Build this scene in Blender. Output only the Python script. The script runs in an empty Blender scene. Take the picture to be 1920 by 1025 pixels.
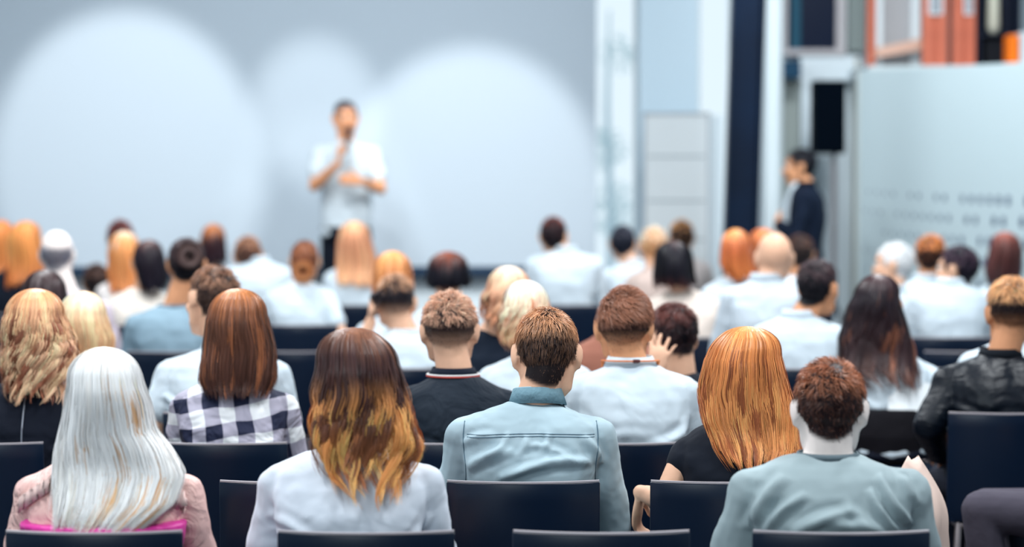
import bpy, math, random
import numpy as np
from mathutils import Vector, Matrix
from mathutils.bvhtree import BVHTree

# ------------------------------------------------------------------ camera, world, light, exposure
SC = bpy.context.scene
COL = SC.collection
PI = math.pi
FPX = 85.0 / 36.0 * 1920.0
CAMZ = 1.70
PITCH = math.atan(212.5 / FPX)

cam_d = bpy.data.cameras.new('camera')
cam_d.lens = 85.0
cam_d.sensor_width = 36.0
cam_d.clip_start = 0.1
cam_d.clip_end = 200
cam_d.dof.use_dof = True
cam_d.dof.focus_distance = 6.75
cam_d.dof.aperture_fstop = 1.7
cam = bpy.data.objects.new('camera', cam_d)
COL.objects.link(cam)
cam.location = (0, 0, CAMZ)
cam.rotation_euler = (PI / 2 - PITCH, 0, 0)
SC.camera = cam

SC.view_settings.view_transform = 'Standard'
SC.view_settings.look = 'None'
SC.view_settings.gamma = 1.0
SC.view_settings.use_curve_mapping = False
SC.view_settings.exposure = 0.0
SC.cycles.max_bounces = 5
SC.cycles.diffuse_bounces = 3
SC.cycles.glossy_bounces = 2
SC.cycles.transmission_bounces = 3
SC.cycles.transparent_max_bounces = 4
SC.cycles.caustics_reflective = False
SC.cycles.caustics_refractive = False

world = bpy.data.worlds.new('world')
SC.world = world
world.use_nodes = True
world.node_tree.nodes['Background'].inputs[0].default_value = (0.72, 0.85, 0.93, 1)
world.node_tree.nodes['Background'].inputs[1].default_value = 1.12


def area(name, loc, size, energy, color, target=None, size_y=None):
    l = bpy.data.lights.new(name, 'AREA')
    l.energy = energy
    l.color = color
    l.shape = 'RECTANGLE'
    l.size = size
    l.size_y = size_y or size
    o = bpy.data.objects.new(name, l)
    COL.objects.link(o)
    o.location = loc
    if target:
        o.rotation_euler = (Vector(target) - Vector(loc)).to_track_quat('-Z', 'Y').to_euler()
    return o


def spot(name, loc, target, energy, angle, blend, color, r=0.05):
    l = bpy.data.lights.new(name, 'SPOT')
    l.energy = energy
    l.color = color
    l.spot_size = math.radians(angle)
    l.spot_blend = blend
    l.shadow_soft_size = r
    o = bpy.data.objects.new(name, l)
    COL.objects.link(o)
    o.location = loc
    o.rotation_euler = (Vector(target) - Vector(loc)).to_track_quat('-Z', 'Y').to_euler()
    return o


WARM = (0.94, 0.98, 1.0)
for k, yy in enumerate((5.2, 8.2, 11.2, 14.2)):
    for xx in (-2.2, 2.2):
        area('ceiling_lamp_light', (xx, yy, 4.85), 1.6, 135, WARM, (xx * 0.9, yy, 0), 0.6)
area('side_fill_light', (2.3, 14.6, 4.7), 1.2, 48, WARM, (1.9, 18, 1.4), 0.5)  # added fill to brighten the shaded front wall, not a fitting of the hall
# added fill light behind the viewer brightens the backs of the seated people
area('rear_fill_light', (-2.0, -2.0, 3.4), 3.6, 190, (0.84, 0.95, 1.0), (0, 7, 0.8), 1.8)
# three theatre spots washing the projection screen, plus an added soft fill below
for (px_, py_, r_, e_, bl_) in ((235, 290, 288, 880, 0.42), (885, 366, 290, 880, 0.42), (590, 200, 150, 620, 0.8), (600, 430, 230, 330, 1.0)):
    X_, Z_ = (px_ - 960) / 255.0, 1.7 - (py_ - 300) / 255.0
    D_ = math.hypot(4.66, 4.6 - Z_)
    spot('screen_spot_light', (X_, 13.2, 4.6), (X_, 17.86, Z_), e_, math.degrees(2 * math.atan(r_ / 255.0 / D_)), bl_, (1.0, 0.98, 0.95))


# ------------------------------------------------------------------ helpers
def P(px, py, Y):
    """point of the place at distance Y in front of the viewer that falls on this photograph pixel"""
    a = (px - 960.0) / FPX
    b = (512.5 - py) / FPX
    c, s = math.cos(PITCH), math.sin(PITCH)
    d = Vector((a, c + b * s, -s + b * c))
    return Vector((0, 0, CAMZ)) + d * (Y / d.y)


def S(r, g, b):
    f = lambda c: ((c / 255 + 0.055) / 1.055) ** 2.4 if c > 10 else c / 255 / 12.92
    return (f(r), f(g), f(b), 1.0)


def tagit(o, label=None, cat=None, group=None, kind=None):
    if label: o['label'] = label
    if cat: o['category'] = cat
    if group: o['group'] = group
    if kind: o['kind'] = kind
    return o


def empty(name, loc=(0, 0, 0), rz=0.0):
    o = bpy.data.objects.new(name, None)
    COL.objects.link(o)
    o.empty_display_size = 0.1
    o.location = loc
    o.rotation_euler = (0, 0, rz)
    return o


_mats = {}


def mat(name, col, rough=0.6, spec=0.22, metal=0.0, bump=0.0, bscale=8.0, var=0.0, vscale=6.0, stretch=(1, 1, 1),
        emit=None, estr=1.0, sheen=0.0, detail=3.0, distort=0.0):
    if name in _mats: return _mats[name]
    m = bpy.data.materials.new(name)
    m.use_nodes = True
    nt = m.node_tree
    p = nt.nodes['Principled BSDF']
    p.inputs['Base Color'].default_value = col
    p.inputs['Roughness'].default_value = rough
    p.inputs['Specular IOR Level'].default_value = spec
    p.inputs['Metallic'].default_value = metal
    if sheen:
        p.inputs['Sheen Weight'].default_value = sheen
    if emit:
        p.inputs['Emission Color'].default_value = emit
        p.inputs['Emission Strength'].default_value = estr
    if bump or var:
        tc = nt.nodes.new('ShaderNodeTexCoord')
        mp = nt.nodes.new('ShaderNodeMapping')
        mp.inputs['Scale'].default_value = stretch
        nt.links.new(tc.outputs['Object'], mp.inputs['Vector'])
    if bump:
        n = nt.nodes.new('ShaderNodeTexNoise')
        n.inputs['Scale'].default_value = bscale
        n.inputs['Detail'].default_value = detail
        n.inputs['Distortion'].default_value = distort
        nt.links.new(mp.outputs[0], n.inputs['Vector'])
        b = nt.nodes.new('ShaderNodeBump')
        b.inputs['Strength'].default_value = 1.0
        b.inputs['Distance'].default_value = bump
        nt.links.new(n.outputs[0], b.inputs['Height'])
        nt.links.new(b.outputs[0], p.inputs['Normal'])
    if var:
        n2 = nt.nodes.new('ShaderNodeTexNoise')
        n2.inputs['Scale'].default_value = vscale
        n2.inputs['Detail'].default_value = 4
        nt.links.new(mp.outputs[0], n2.inputs['Vector'])
        r = nt.nodes.new('ShaderNodeMapRange')
        r.inputs['From Min'].default_value = 0.3
        r.inputs['From Max'].default_value = 0.7
        r.inputs['To Min'].default_value = 1 - var
        r.inputs['To Max'].default_value = 1 + var * 0.4
        nt.links.new(n2.outputs[0], r.inputs['Value'])
        mx = nt.nodes.new('ShaderNodeMix')
        mx.data_type = 'RGBA'
        mx.blend_type = 'MULTIPLY'
        mx.inputs[0].default_value = 1.0
        mx.inputs[6].default_value = col
        nt.links.new(r.outputs[0], mx.inputs[7])
        nt.links.new(mx.outputs[2], p.inputs['Base Color'])
    _mats[name] = m
    return m


def hair_mat():
    if 'hair' in _mats: return _mats['hair']
    m = bpy.data.materials.new('hair')
    m.use_nodes = True
    nt = m.node_tree
    p = nt.nodes['Principled BSDF']
    a = nt.nodes.new('ShaderNodeAttribute')
    a.attribute_name = 'Col'
    nt.links.new(a.outputs['Color'], p.inputs['Base Color'])
    p.inputs['Roughness'].default_value = 0.36
    p.inputs['Specular IOR Level'].default_value = 0.26
    _mats['hair'] = m
    return m


def skin_mat(name, col):
    """skin with the hair's own colour on the scalp where the 'scalp' attribute says so"""
    if name in _mats: return _mats[name]
    m = bpy.data.materials.new(name)
    m.use_nodes = True
    nt = m.node_tree
    p = nt.nodes['Principled BSDF']
    p.inputs['Roughness'].default_value = 0.5
    p.inputs['Specular IOR Level'].default_value = 0.18
    p.inputs['Subsurface Weight'].default_value = 0.0
    a = nt.nodes.new('ShaderNodeAttribute')
    a.attribute_name = 'Col'
    n = nt.nodes.new('ShaderNodeTexNoise')
    n.inputs['Scale'].default_value = 25
    tc = nt.nodes.new('ShaderNodeTexCoord')
    nt.links.new(tc.outputs['Object'], n.inputs['Vector'])
    r = nt.nodes.new('ShaderNodeMapRange')
    r.inputs['To Min'].default_value = 0.88
    r.inputs['To Max'].default_value = 1.1
    nt.links.new(n.outputs[0], r.inputs['Value'])
    mx = nt.nodes.new('ShaderNodeMix')
    mx.data_type = 'RGBA'
    mx.blend_type = 'MULTIPLY'
    mx.inputs[0].default_value = 1.0
    nt.links.new(a.outputs['Color'], mx.inputs[6])
    nt.links.new(r.outputs[0], mx.inputs[7])
    nt.links.new(mx.outputs[2], p.inputs['Base Color'])
    _mats[name] = m
    return m


def gingham_mat():
    m = bpy.data.materials.new('gingham_cloth')
    m.use_nodes = True
    nt = m.node_tree
    p = nt.nodes['Principled BSDF']
    p.inputs['Roughness'].default_value = 0.8
    tc = nt.nodes.new('ShaderNodeTexCoord')
    mp = nt.nodes.new('ShaderNodeMapping')
    mp.inputs['Rotation'].default_value = (0, math.radians(8), 0)
    nt.links.new(tc.outputs['Object'], mp.inputs['Vector'])
    wob = nt.nodes.new('ShaderNodeTexNoise')
    wob.inputs['Scale'].default_value = 5
    nt.links.new(tc.outputs['Object'], wob.inputs['Vector'])
    add = nt.nodes.new('ShaderNodeMix')
    add.data_type = 'VECTOR'
    add.inputs[0].default_value = 0.06
    nt.links.new(mp.outputs[0], add.inputs[4])
    nt.links.new(wob.outputs['Color'], add.inputs[5])
    sp = nt.nodes.new('ShaderNodeSeparateXYZ')
    nt.links.new(add.outputs[1], sp.inputs[0])

    def stripe(out, ph):
        a = nt.nodes.new('ShaderNodeMath'); a.operation = 'ADD'; a.inputs[1].default_value = ph + 10
        nt.links.new(out, a.inputs[0])
        b = nt.nodes.new('ShaderNodeMath'); b.operation = 'MODULO'; b.inputs[1].default_value = 0.092
        nt.links.new(a.outputs[0], b.inputs[0])
        c = nt.nodes.new('ShaderNodeMath'); c.operation = 'GREATER_THAN'; c.inputs[1].default_value = 0.046
        nt.links.new(b.outputs[0], c.inputs[0])
        return c.outputs[0]
    sx = stripe(sp.outputs[0], 0.0)
    sz = stripe(sp.outputs[2], 0.02)
    sm = nt.nodes.new('ShaderNodeMath'); sm.operation = 'ADD'
    nt.links.new(sx, sm.inputs[0]); nt.links.new(sz, sm.inputs[1])
    hf = nt.nodes.new('ShaderNodeMath'); hf.operation = 'MULTIPLY'; hf.inputs[1].default_value = 0.5
    nt.links.new(sm.outputs[0], hf.inputs[0])
    cr = nt.nodes.new('ShaderNodeValToRGB')
    cr.color_ramp.interpolation = 'CONSTANT'
    cr.color_ramp.elements[0].color = S(238, 240, 244)
    cr.color_ramp.elements[1].position = 0.9
    cr.color_ramp.elements[1].color = S(22, 30, 62)
    e = cr.color_ramp.elements.new(0.4)
    e.color = S(176, 172, 190)
    nt.links.new(hf.outputs[0], cr.inputs[0])
    nt.links.new(cr.outputs[0], p.inputs['Base Color'])
    n = nt.nodes.new('ShaderNodeTexNoise'); n.inputs['Scale'].default_value = 7; n.inputs['Distortion'].default_value = 1.5
    nt.links.new(tc.outputs['Object'], n.inputs['Vector'])
    b = nt.nodes.new('ShaderNodeBump'); b.inputs['Distance'].default_value = 0.03
    nt.links.new(n.outputs[0], b.inputs['Height']); nt.links.new(b.outputs[0], p.inputs['Normal'])
    return m


def mesh_obj(name, verts, faces, m, parent=None, smooth=False, loc=None):
    me = bpy.data.meshes.new(name)
    me.from_pydata([tuple(v) for v in verts], [], [tuple(f) for f in faces])
    me.update()
    if m: me.materials.append(m)
    if smooth:
        me.polygons.foreach_set('use_smooth', [True] * len(me.polygons))
    o = bpy.data.objects.new(name, me)
    COL.objects.link(o)
    if parent: o.parent = parent
    if loc is not None: o.location = loc
    return o


class MB:
    """collects closed shapes for one mesh"""

    def __init__(self):
        self.v = []
        self.f = []

    def add(self, vs, fs):
        b = len(self.v)
        self.v += [tuple(v) for v in vs]
        self.f += [tuple(i + b for i in f) for f in fs]

    def box(self, x0, x1, y0, y1, z0, z1):
        vs = [(x, y, z) for x in (x0, x1) for y in (y0, y1) for z in (z0, z1)]
        self.add(vs, [(0, 1, 3, 2), (4, 6, 7, 5), (0, 4, 5, 1), (2, 3, 7, 6), (0, 2, 6, 4), (1, 5, 7, 3)])

    def rings(self, rings, closed=True):
        n = len(rings[0])
        vs = [p for r in rings for p in r]
        fs = []
        for i in range(len(rings) - 1):
            for j in range(n):
                k = (j + 1) % n
                fs.append((i * n + j, i * n + k, (i + 1) * n + k, (i + 1) * n + j))
        if closed:
            fs.append(tuple(range(n - 1, -1, -1)))
            fs.append(tuple(range((len(rings) - 1) * n, len(rings) * n)))
        self.add(vs, fs)

    def loft(self, secs, n=24, sq=2.3):
        """secs: (cx, cy, z, rx, ry) horizontal super-ellipse sections"""
        R = []
        for (cx, cy, z, rx, ry) in secs:
            r = []
            for j in range(n):
                a = 2 * PI * j / n
                c, s = math.cos(a), math.sin(a)
                r.append((cx + rx * math.copysign(abs(c) ** (2 / sq), c), cy + ry * math.copysign(abs(s) ** (2 / sq), s), z))
            R.append(r)
        self.rings(R)

    def tube(self, pts, rad, n=12, cap=True, flat=None, ref=None):
        """tapered rounded tube through pts; flat = ratio of second axis"""
        pts = [Vector(p) for p in pts]
        if not hasattr(rad, '__len__'): rad = [rad] * len(pts)
        rad = list(rad)
        fl = flat if flat else 1.0
        t0 = (pts[1] - pts[0]).normalized()
        t1 = (pts[-1] - pts[-2]).normalized()
        P_, R_, T_ = [], [], []
        if cap:
            for a in (80, 50, 22):
                P_.append(pts[0] - t0 * rad[0] * math.sin(math.radians(a)))
                R_.append(rad[0] * math.cos(math.radians(a)))
                T_.append(t0)
        for i, p in enumerate(pts):
            t = (pts[min(i + 1, len(pts) - 1)] - pts[max(i - 1, 0)]).normalized()
            P_.append(p); R_.append(rad[i]); T_.append(t)
        if cap:
            for a in (22, 50, 80):
                P_.append(pts[-1] + t1 * rad[-1] * math.sin(math.radians(a)))
                R_.append(rad[-1] * math.cos(math.radians(a)))
                T_.append(t1)
        u = Vector(ref) if ref is not None else (Vector((1, 0, 0)) if abs(t0.x) < 0.8 else Vector((0, 1, 0)))
        rings = []
        for p, r, t in zip(P_, R_, T_):
            u = (u - t * u.dot(t))
            if u.length < 1e-6: u = t.orthogonal()
            u.normalize()
            w = t.cross(u)
            rings.append([p + u * (r * math.cos(2 * PI * j / n)) + w * (r * fl * math.sin(2 * PI * j / n)) for j in range(n)])
        self.rings(rings)

    def ell(self, c, r, M=None, n=16, m=10):
        c = Vector(c)
        R = []
        for i in range(m + 1):
            th = PI * (i + 0.02 if i == 0 else (i - 0.02 if i == m else i)) / m
            ring = []
            for j in range(n):
                a = 2 * PI * j / n
                p = Vector((r[0] * math.sin(th) * math.cos(a), r[1] * math.sin(th) * math.sin(a), -r[2] * math.cos(th)))
                if M is not None: p = M @ p
                ring.append(c + p)
            R.append(ring)
        self.rings(R)

    def build(self, name, m, parent=None, smooth=False, bevel=0, loc=None, seg=2):
        o = mesh_obj(name, self.v, self.f, m, parent, smooth, loc)
        if bevel:
            b = o.modifiers.new('bevel', 'BEVEL')
            b.width = bevel
            b.segments = seg
            b.limit_method = 'ANGLE'
        return o

    def remesh(self, name, voxel, m, parent=None, iters=5, disp=None):
        """voxel union of the collected shapes, smoothed, as one continuous mesh"""
        o = mesh_obj('tmp', self.v, self.f, None)
        r = o.modifiers.new('r', 'REMESH')
        r.mode = 'VOXEL'
        r.voxel_size = voxel
        r.use_smooth_shade = True
        s = o.modifiers.new('s', 'SMOOTH')
        s.iterations = iters
        s.factor = 0.5
        if disp:
            for (strength, size, depth) in disp:
                key = 'clouds%.3f_%d' % (size, depth)
                tx = bpy.data.textures.get(key)
                if tx is None:
                    tx = bpy.data.textures.new(key, 'CLOUDS')
                    tx.noise_scale = size
                    tx.noise_depth = depth
                d = o.modifiers.new('d', 'DISPLACE')
                d.texture = tx
                d.strength = strength
                d.mid_level = 0.36
                d.texture_coords = 'GLOBAL'
        dg = bpy.context.evaluated_depsgraph_get()
        me = bpy.data.meshes.new_from_object(o.evaluated_get(dg))
        me.name = name
        old = o.data
        bpy.data.objects.remove(o)
        bpy.data.meshes.remove(old)
        me.materials.clear()
        me.materials.append(m)
        me.polygons.foreach_set('use_smooth', [True] * len(me.polygons))
        q = bpy.data.objects.new(name, me)
        COL.objects.link(q)
        if parent: q.parent = parent
        return q


def set_col(me, cols):
    a = me.color_attributes.new('Col', 'FLOAT_COLOR', 'POINT')
    a.data.foreach_set('color', np.asarray(cols, dtype=np.float32).ravel())


def coords(me):
    a = np.empty(len(me.vertices) * 3, dtype=np.float32)
    me.vertices.foreach_get('co', a)
    return a.reshape(-1, 3)


# ------------------------------------------------------------------ the hall
def prect(px0, px1, py0, py1, Y, th=0.05):
    a, b = P(px0, py1, Y), P(px1, py0, Y)
    return (a.x, b.x, Y, Y + th, a.z, b.z)


def struct(name, boxes, m, bevel=0, **kw):
    g = MB()
    for b in boxes: g.box(*b)
    o = g.build(name, m, bevel=bevel)
    o['kind'] = 'structure'
    return o


WALL_W = mat('wall_paint', S(216, 230, 238), rough=0.8, var=0.03, vscale=2)
WALL_G = mat('wall_paint_grey', S(165, 178, 182), rough=0.8, var=0.03, vscale=2)
FLOORM = mat('floor_carpet', S(58, 55, 62), rough=0.9, var=0.25, vscale=40)
NAVY = mat('dark_steel', S(20, 34, 52), rough=0.45, var=0.15, vscale=5)
YW = 18.0
XL, XR = -6.2, 7.0
x1120, x1195, x1305, x1372 = P(1104, 300, YW).x, P(1196, 300, YW).x, P(1306, 300, YW).x, P(1374, 300, YW).x
struct('floor', [(XL, XR, -2.5, YW + 0.2, -0.06, 0.0)], FLOORM)
struct('ceiling', [(XL, XR, -2.5, YW + 0.2, 5.0, 5.1)], mat('ceiling_paint', S(225, 228, 232), rough=0.9))
struct('wall_left', [(XL - 0.1, XL, -2.5, YW + 0.2, 0, 5.0)], WALL_W)
struct('wall_right', [(XR, XR + 0.1, -2.5, YW + 0.2, 0, 5.0)], WALL_W)
struct('wall_back', [(XL - 0.1, XR + 0.1, -2.6, -2.5, 0, 5.0)], WALL_G)
struct('wall_front', [(XL, x1120, YW, YW + 0.2, 0, 5.0), (x1372, XR, YW, YW + 0.2, 0, 5.0),
                      (x1120, x1195, YW, YW + 0.2, 0, 0.25), (x1305, x1372, YW, YW + 0.2, 0, 0.25),
                      (x1120, x1195, YW, YW + 0.2, 4.4, 5.0), (x1305, x1372, YW, YW + 0.2, 4.4, 5.0)], WALL_W)
struct('wall_pier', [(x1195, x1305, YW - 0.12, YW + 0.2, 0, 5.0)], mat('pier_paint', S(206, 228, 242), rough=0.7))
glass = mat('window_glass', (1, 1, 1, 1), rough=0.02)
glass.node_tree.nodes['Principled BSDF'].inputs['Transmission Weight'].default_value = 1.0
glass.node_tree.nodes['Principled BSDF'].inputs['IOR'].default_value = 1.02
FRAMEW = mat('window_frame_paint', S(224, 236, 242), rough=0.5)
for k, (a, b) in enumerate(((x1120, x1195), (x1305, x1372))):
    w = struct('window_%d' % (k + 1), [(a, a + 0.025, YW + 0.05, YW + 0.12, 0.25, 4.4), (b - 0.025, b, YW + 0.05, YW + 0.12, 0.25, 4.4),
                                       (a, b, YW + 0.05, YW + 0.12, 0.25, 0.30), (a, b, YW + 0.05, YW + 0.12, 4.35, 4.4)], FRAMEW)
    g = MB(); g.box(a + 0.02, b - 0.02, YW + 0.08, YW + 0.086, 0.29, 4.36)
    g.build('window_pane', glass, w)
struct('ground_outside', [(-12, 16, YW + 0.3, 34, -0.1, -0.02)], mat('paving', S(225, 232, 236), rough=0.9))

# a slim tree outside the tall window, haze painted into its pale colours
rng = random.Random(4)
tr = empty('garden_tree', (P(1142, 300, 22.5).x, 22.5, -0.02))
tagit(tr, 'hazy slim tree seen outside through the tall bright window beside the projection screen', 'tree')
g = MB(); g.tube([(0, 0, 0), (0.02, 0, 1.1), (-0.02, 0, 2.2), (0.0, 0, 3.1)], [0.05, 0.04, 0.03, 0.012], n=8)
g.build('trunk', mat('bark', S(214, 224, 228), rough=0.9), tr, True)
g = MB()
for c, r, nn in (((0.02, 0, 1.25), 0.30, 240), ((-0.06, 0, 1.85), 0.24, 160), ((0.10, 0, 2.7), 0.2, 90)):
    for _ in range(nn):
        d = Vector((rng.gauss(0, 1), rng.gauss(0, 1), rng.gauss(0, 1))).normalized() * (r * rng.random() ** 0.4)
        p = Vector(c) + d
        u = Vector((rng.gauss(0, 1), rng.gauss(0, 1), rng.gauss(0, 1))).normalized() * 0.035
        v = u.orthogonal().normalized() * 0.016
        g.add([p - u, p - v, p + u, p + v], [(0, 1, 2, 3)])
g.build('foliage', mat('pale_leaves', S(206, 222, 224), rough=0.7), tr)

# projection screen
a, b = P(-260, 499, 17.86), P(1119, -180, 17.86)
sc = empty('projection_screen', ((a.x + b.x) / 2, 17.86, a.z))
tagit(sc, 'huge white projection screen behind the speaker lit by round pools of light', 'projection screen')
hw, hh = (b.x - a.x) / 2, b.z - a.z
g = MB(); g.box(-hw, hw, 0.0, 0.012, 0, hh)
g.build('screen_surface', mat('screen_cloth', S(180, 194, 206), rough=0.85, spec=0.1), sc)
g = MB(); g.box(-hw, hw, -0.02, 0.05, -0.07, 0.0)
g.build('bottom_bar', mat('navy_bar', S(28, 52, 76), rough=0.5), sc, bevel=0.006)
for s_ in (-1, 1):
    for zz in (0.4, 2.4):
        g = MB(); g.box(s_ * hw * 0.8 - 0.03, s_ * hw * 0.8 + 0.03, 0.012, 0.14, zz, zz + 0.06)
        g.build('wall_mount', NAVY, sc)

# low stage the speaker stands on
st = empty('stage_platform', (-1.9, 17.2, 0))
tagit(st, 'low dark stage platform in front of the projection screen', 'stage')
g = MB(); g.box(-3.6, 2.3, -0.56, 0.5, 0.24, 0.28); g.build('deck', mat('stage_top', S(70, 72, 80), rough=0.6), st, bevel=0.006)
g = MB(); g.box(-3.56, 2.26, -0.52, 0.47, 0.0, 0.24); g.build('skirt', mat('stage_side', S(22, 26, 36), rough=0.8), st)

# dark steel column
xc0, xc1 = P(1362, 300, 15.9).x, P(1424, 300, 15.9).x
g = MB()
wd = xc1 - xc0
for zz in (0,):
    g.box(0, 0.022, -0.09, 0.09, 0, 5.0); g.box(wd - 0.022, wd, -0.09, 0.09, 0, 5.0)
    g.box(0.022, wd - 0.022, -0.05, -0.02, 0, 5.0)
    g.box(0.022, wd - 0.022, -0.09, -0.05, 0, 0.02)
vs = []
for v in g.v:
    vs.append((v[0] + (v[2] - 1.7) * math.tan(math.radians(1.7)) + xc0, v[1] + 15.9, v[2]))
g.v = vs
o = g.build('pillar_column', mat('column_steel', S(5, 26, 50), rough=0.5, spec=0.15, var=0.3, vscale=3), bevel=0.004)
o['kind'] = 'structure'

# free-standing display board
bx0, bx1 = P(1206, 300, 17.45).x, P(1330, 300, 17.45).x
zt = P(1206, 211, 17.45).z
db = empty('display_board', ((bx0 + bx1) / 2, 17.45, 0))
tagit(db, 'tall pale grey free-standing display board in front of the tall windows', 'display board')
w2 = (bx1 - bx0) / 2
YB = 17.45
g = MB(); g.box(-w2 + 0.012, w2 - 0.012, -0.008, 0.008, 0.25, zt - 0.012)
g.build('board_panel', mat('board_grey', S(220, 228, 232), rough=0.7), db)
g = MB()
g.box(-w2, w2, -0.015, 0.015, zt - 0.016, zt); g.box(-w2, w2, -0.015, 0.015, 0.24, 0.26)
g.box(-w2, -w2 + 0.014, -0.015, 0.015, 0.0, zt); g.box(w2 - 0.014, w2, -0.015, 0.015, 0.0, zt)
g.build('board_frame', mat('frame_grey', S(170, 178, 186), rough=0.5), db)
for s_ in (-1, 1):
    g = MB(); g.box(s_ * w2 * 0.96 - 0.02, s_ * w2 * 0.96 + 0.02, -0.18, 0.18, 0, 0.03)
    g.build('foot', mat('frame_grey', S(140, 150, 158)), db, bevel=0.004)
for zz in (1.72, 1.40, 1.12):
    g = MB(); g.box(-w2 + 0.03, w2 - 0.03, -0.011, -0.0085, zz, zz + 0.012)
    g.build('board_line', mat('line_grey', S(158, 170, 176)), db)
bx2 = P(1356, 300, 17.5).x
bx1b = P(1332, 300, 17.5).x
nb = empty('banner_panel', ((bx1b + bx2) / 2, 17.5, 0))
tagit(nb, 'narrow white panel standing between the grey display board and dark steel column', 'panel')
w3 = (bx2 - bx1b) / 2
g = MB(); g.box(-w3, w3, -0.01, 0.01, 0.02, zt - 0.02); g.build('panel_sheet', mat('panel_white', S(214, 228, 236), rough=0.5), nb)
g = MB(); g.box(-w3, w3, -0.12, 0.12, 0, 0.025); g.build('base', mat('frame_grey', S(140, 150, 158)), nb, bevel=0.004)

# white round column right of the steel column
cx = P(1449, 300, 17.3).x
g = MB(); g.loft([(cx, 17.3, z, 0.068, 0.068) for z in (0, 1, 2, 3, 4, 5.0)], n=28, sq=2)
o = g.build('round_column', mat('gloss_white', S(222, 236, 242), rough=0.25, spec=0.6), smooth=True); o['kind'] = 'structure'

# recess door, trims and upper gallery on the front wall
struct('door_1', [prect(1467, 1500, 150, 700, 17.94, 0.05)], mat('door_grey', S(142, 152, 150), rough=0.7))
struct('trim_1', [prect(1500, 1611, 104, 150, 17.9, 0.09), prect(1500, 1522, 150, 760, 17.9, 0.09)], mat('trim_pale', S(214, 228, 236), rough=0.6))
struct('trim_2', [prect(1600, 1609, 108, 760, 17.86, 0.13)], mat('trim_beige', S(172, 172, 160), rough=0.7))
br = MB()
q = prect(1458, 1502, 114, 146, 17.72, 0.2)
mx_ = q[0] + (q[1] - q[0]) * 0.35
br.add([(q[0], q[2], q[5]), (q[1], q[2], q[5]), (q[1], q[2], q[4]), (mx_, q[2], q[4]),
        (q[0], q[3] + 0.08, q[5]), (q[1], q[3] + 0.08, q[5]), (q[1], q[3] + 0.08, q[4]), (mx_, q[3] + 0.08, q[4])],
       [(0, 1, 2, 3), (7, 6, 5, 4), (0, 4, 5, 1), (1, 5, 6, 2), (2, 6, 7, 3), (3, 7, 4, 0)])
tagit(br.build('wall_bracket', mat('teal_dark', S(14, 60, 88), rough=0.5)), 'dark teal wedge bracket on the wall above the grey door', 'bracket')
w = struct('window_3', [prect(1470, 1477, -160, 98, 17.9, 0.09), prect(1568, 1586, -160, 102, 17.9, 0.09), prect(1470, 1586, 92, 103, 17.88, 0.11)],
           mat('frame_taupe', S(178, 176, 180), rough=0.6))
g = MB(); g.box(*prect(1477, 1568, -160, 92, 17.95, 0.02)); g.build('window_pane', mat('dark_glass', S(2, 18, 44), rough=0.3, spec=0.2), w)
g = MB(); g.box(*prect(1484, 1502, -160, 92, 17.935, 0.01)); g.build('window_blind', mat('teal_blind', S(24, 76, 98), rough=0.6), w)
struct('trim_3', [prect(1590, 1622, -160, 96, 17.9, 0.09)], mat('trim_greygreen', S(126, 138, 138), rough=0.7))
TERRA = mat('terracotta', S(200, 112, 88), rough=0.6, var=0.12, vscale=6)
ledge = [P(1626, 122, 17.0).x, XR - 0.02, 16.95, 17.98, 2.28, 2.36]
struct('trim_4', [tuple(ledge)], mat('ledge_pale', S(196, 206, 210), rough=0.6))
zl = 2.36


def standbox(px0, px1, pytop, Y, th):
    a, b = P(px0, pytop, Y), P(px1, pytop, Y)
    return (a.x, b.x, Y, Y + th, zl, min(b.z, 4.6))


w = struct('window_4', [standbox(1629, 1643, -260, 17.7, 0.08)], TERRA)
gw = MB(); gw.box(*standbox(1645, 1656, -260, 17.72, 0.05)); gw.box(*standbox(1712, 1728, -260, 17.72, 0.05)); gw.build('window_frame', FRAMEW, w)
q = standbox(1656, 1712, -260, 17.78, 0.03)
gw = MB(); gw.box(*q); gw.build('window_pane', mat('milky_glass', S(168, 170, 174), rough=0.3), w)
a0, b0 = P(1643, 108, 17.6), P(1734, 92, 17.6)
gw = MB()
gw.add([(a0.x, 17.6, a0.z), (b0.x, 17.6, b0.z), (b0.x, 17.6, b0.z + 0.085), (a0.x, 17.6, a0.z + 0.07),
        (a0.x, 17.68, a0.z), (b0.x, 17.68, b0.z), (b0.x, 17.68, b0.z + 0.085), (a0.x, 17.68, a0.z + 0.07)],
       [(0, 1, 2, 3), (7, 6, 5, 4), (0, 4, 5, 1), (1, 5, 6, 2), (2, 6, 7, 3), (3, 7, 4, 0)])
gw.build('window_rail', mat('peach_rail', S(214, 176, 158), rough=0.6), w)
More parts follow.
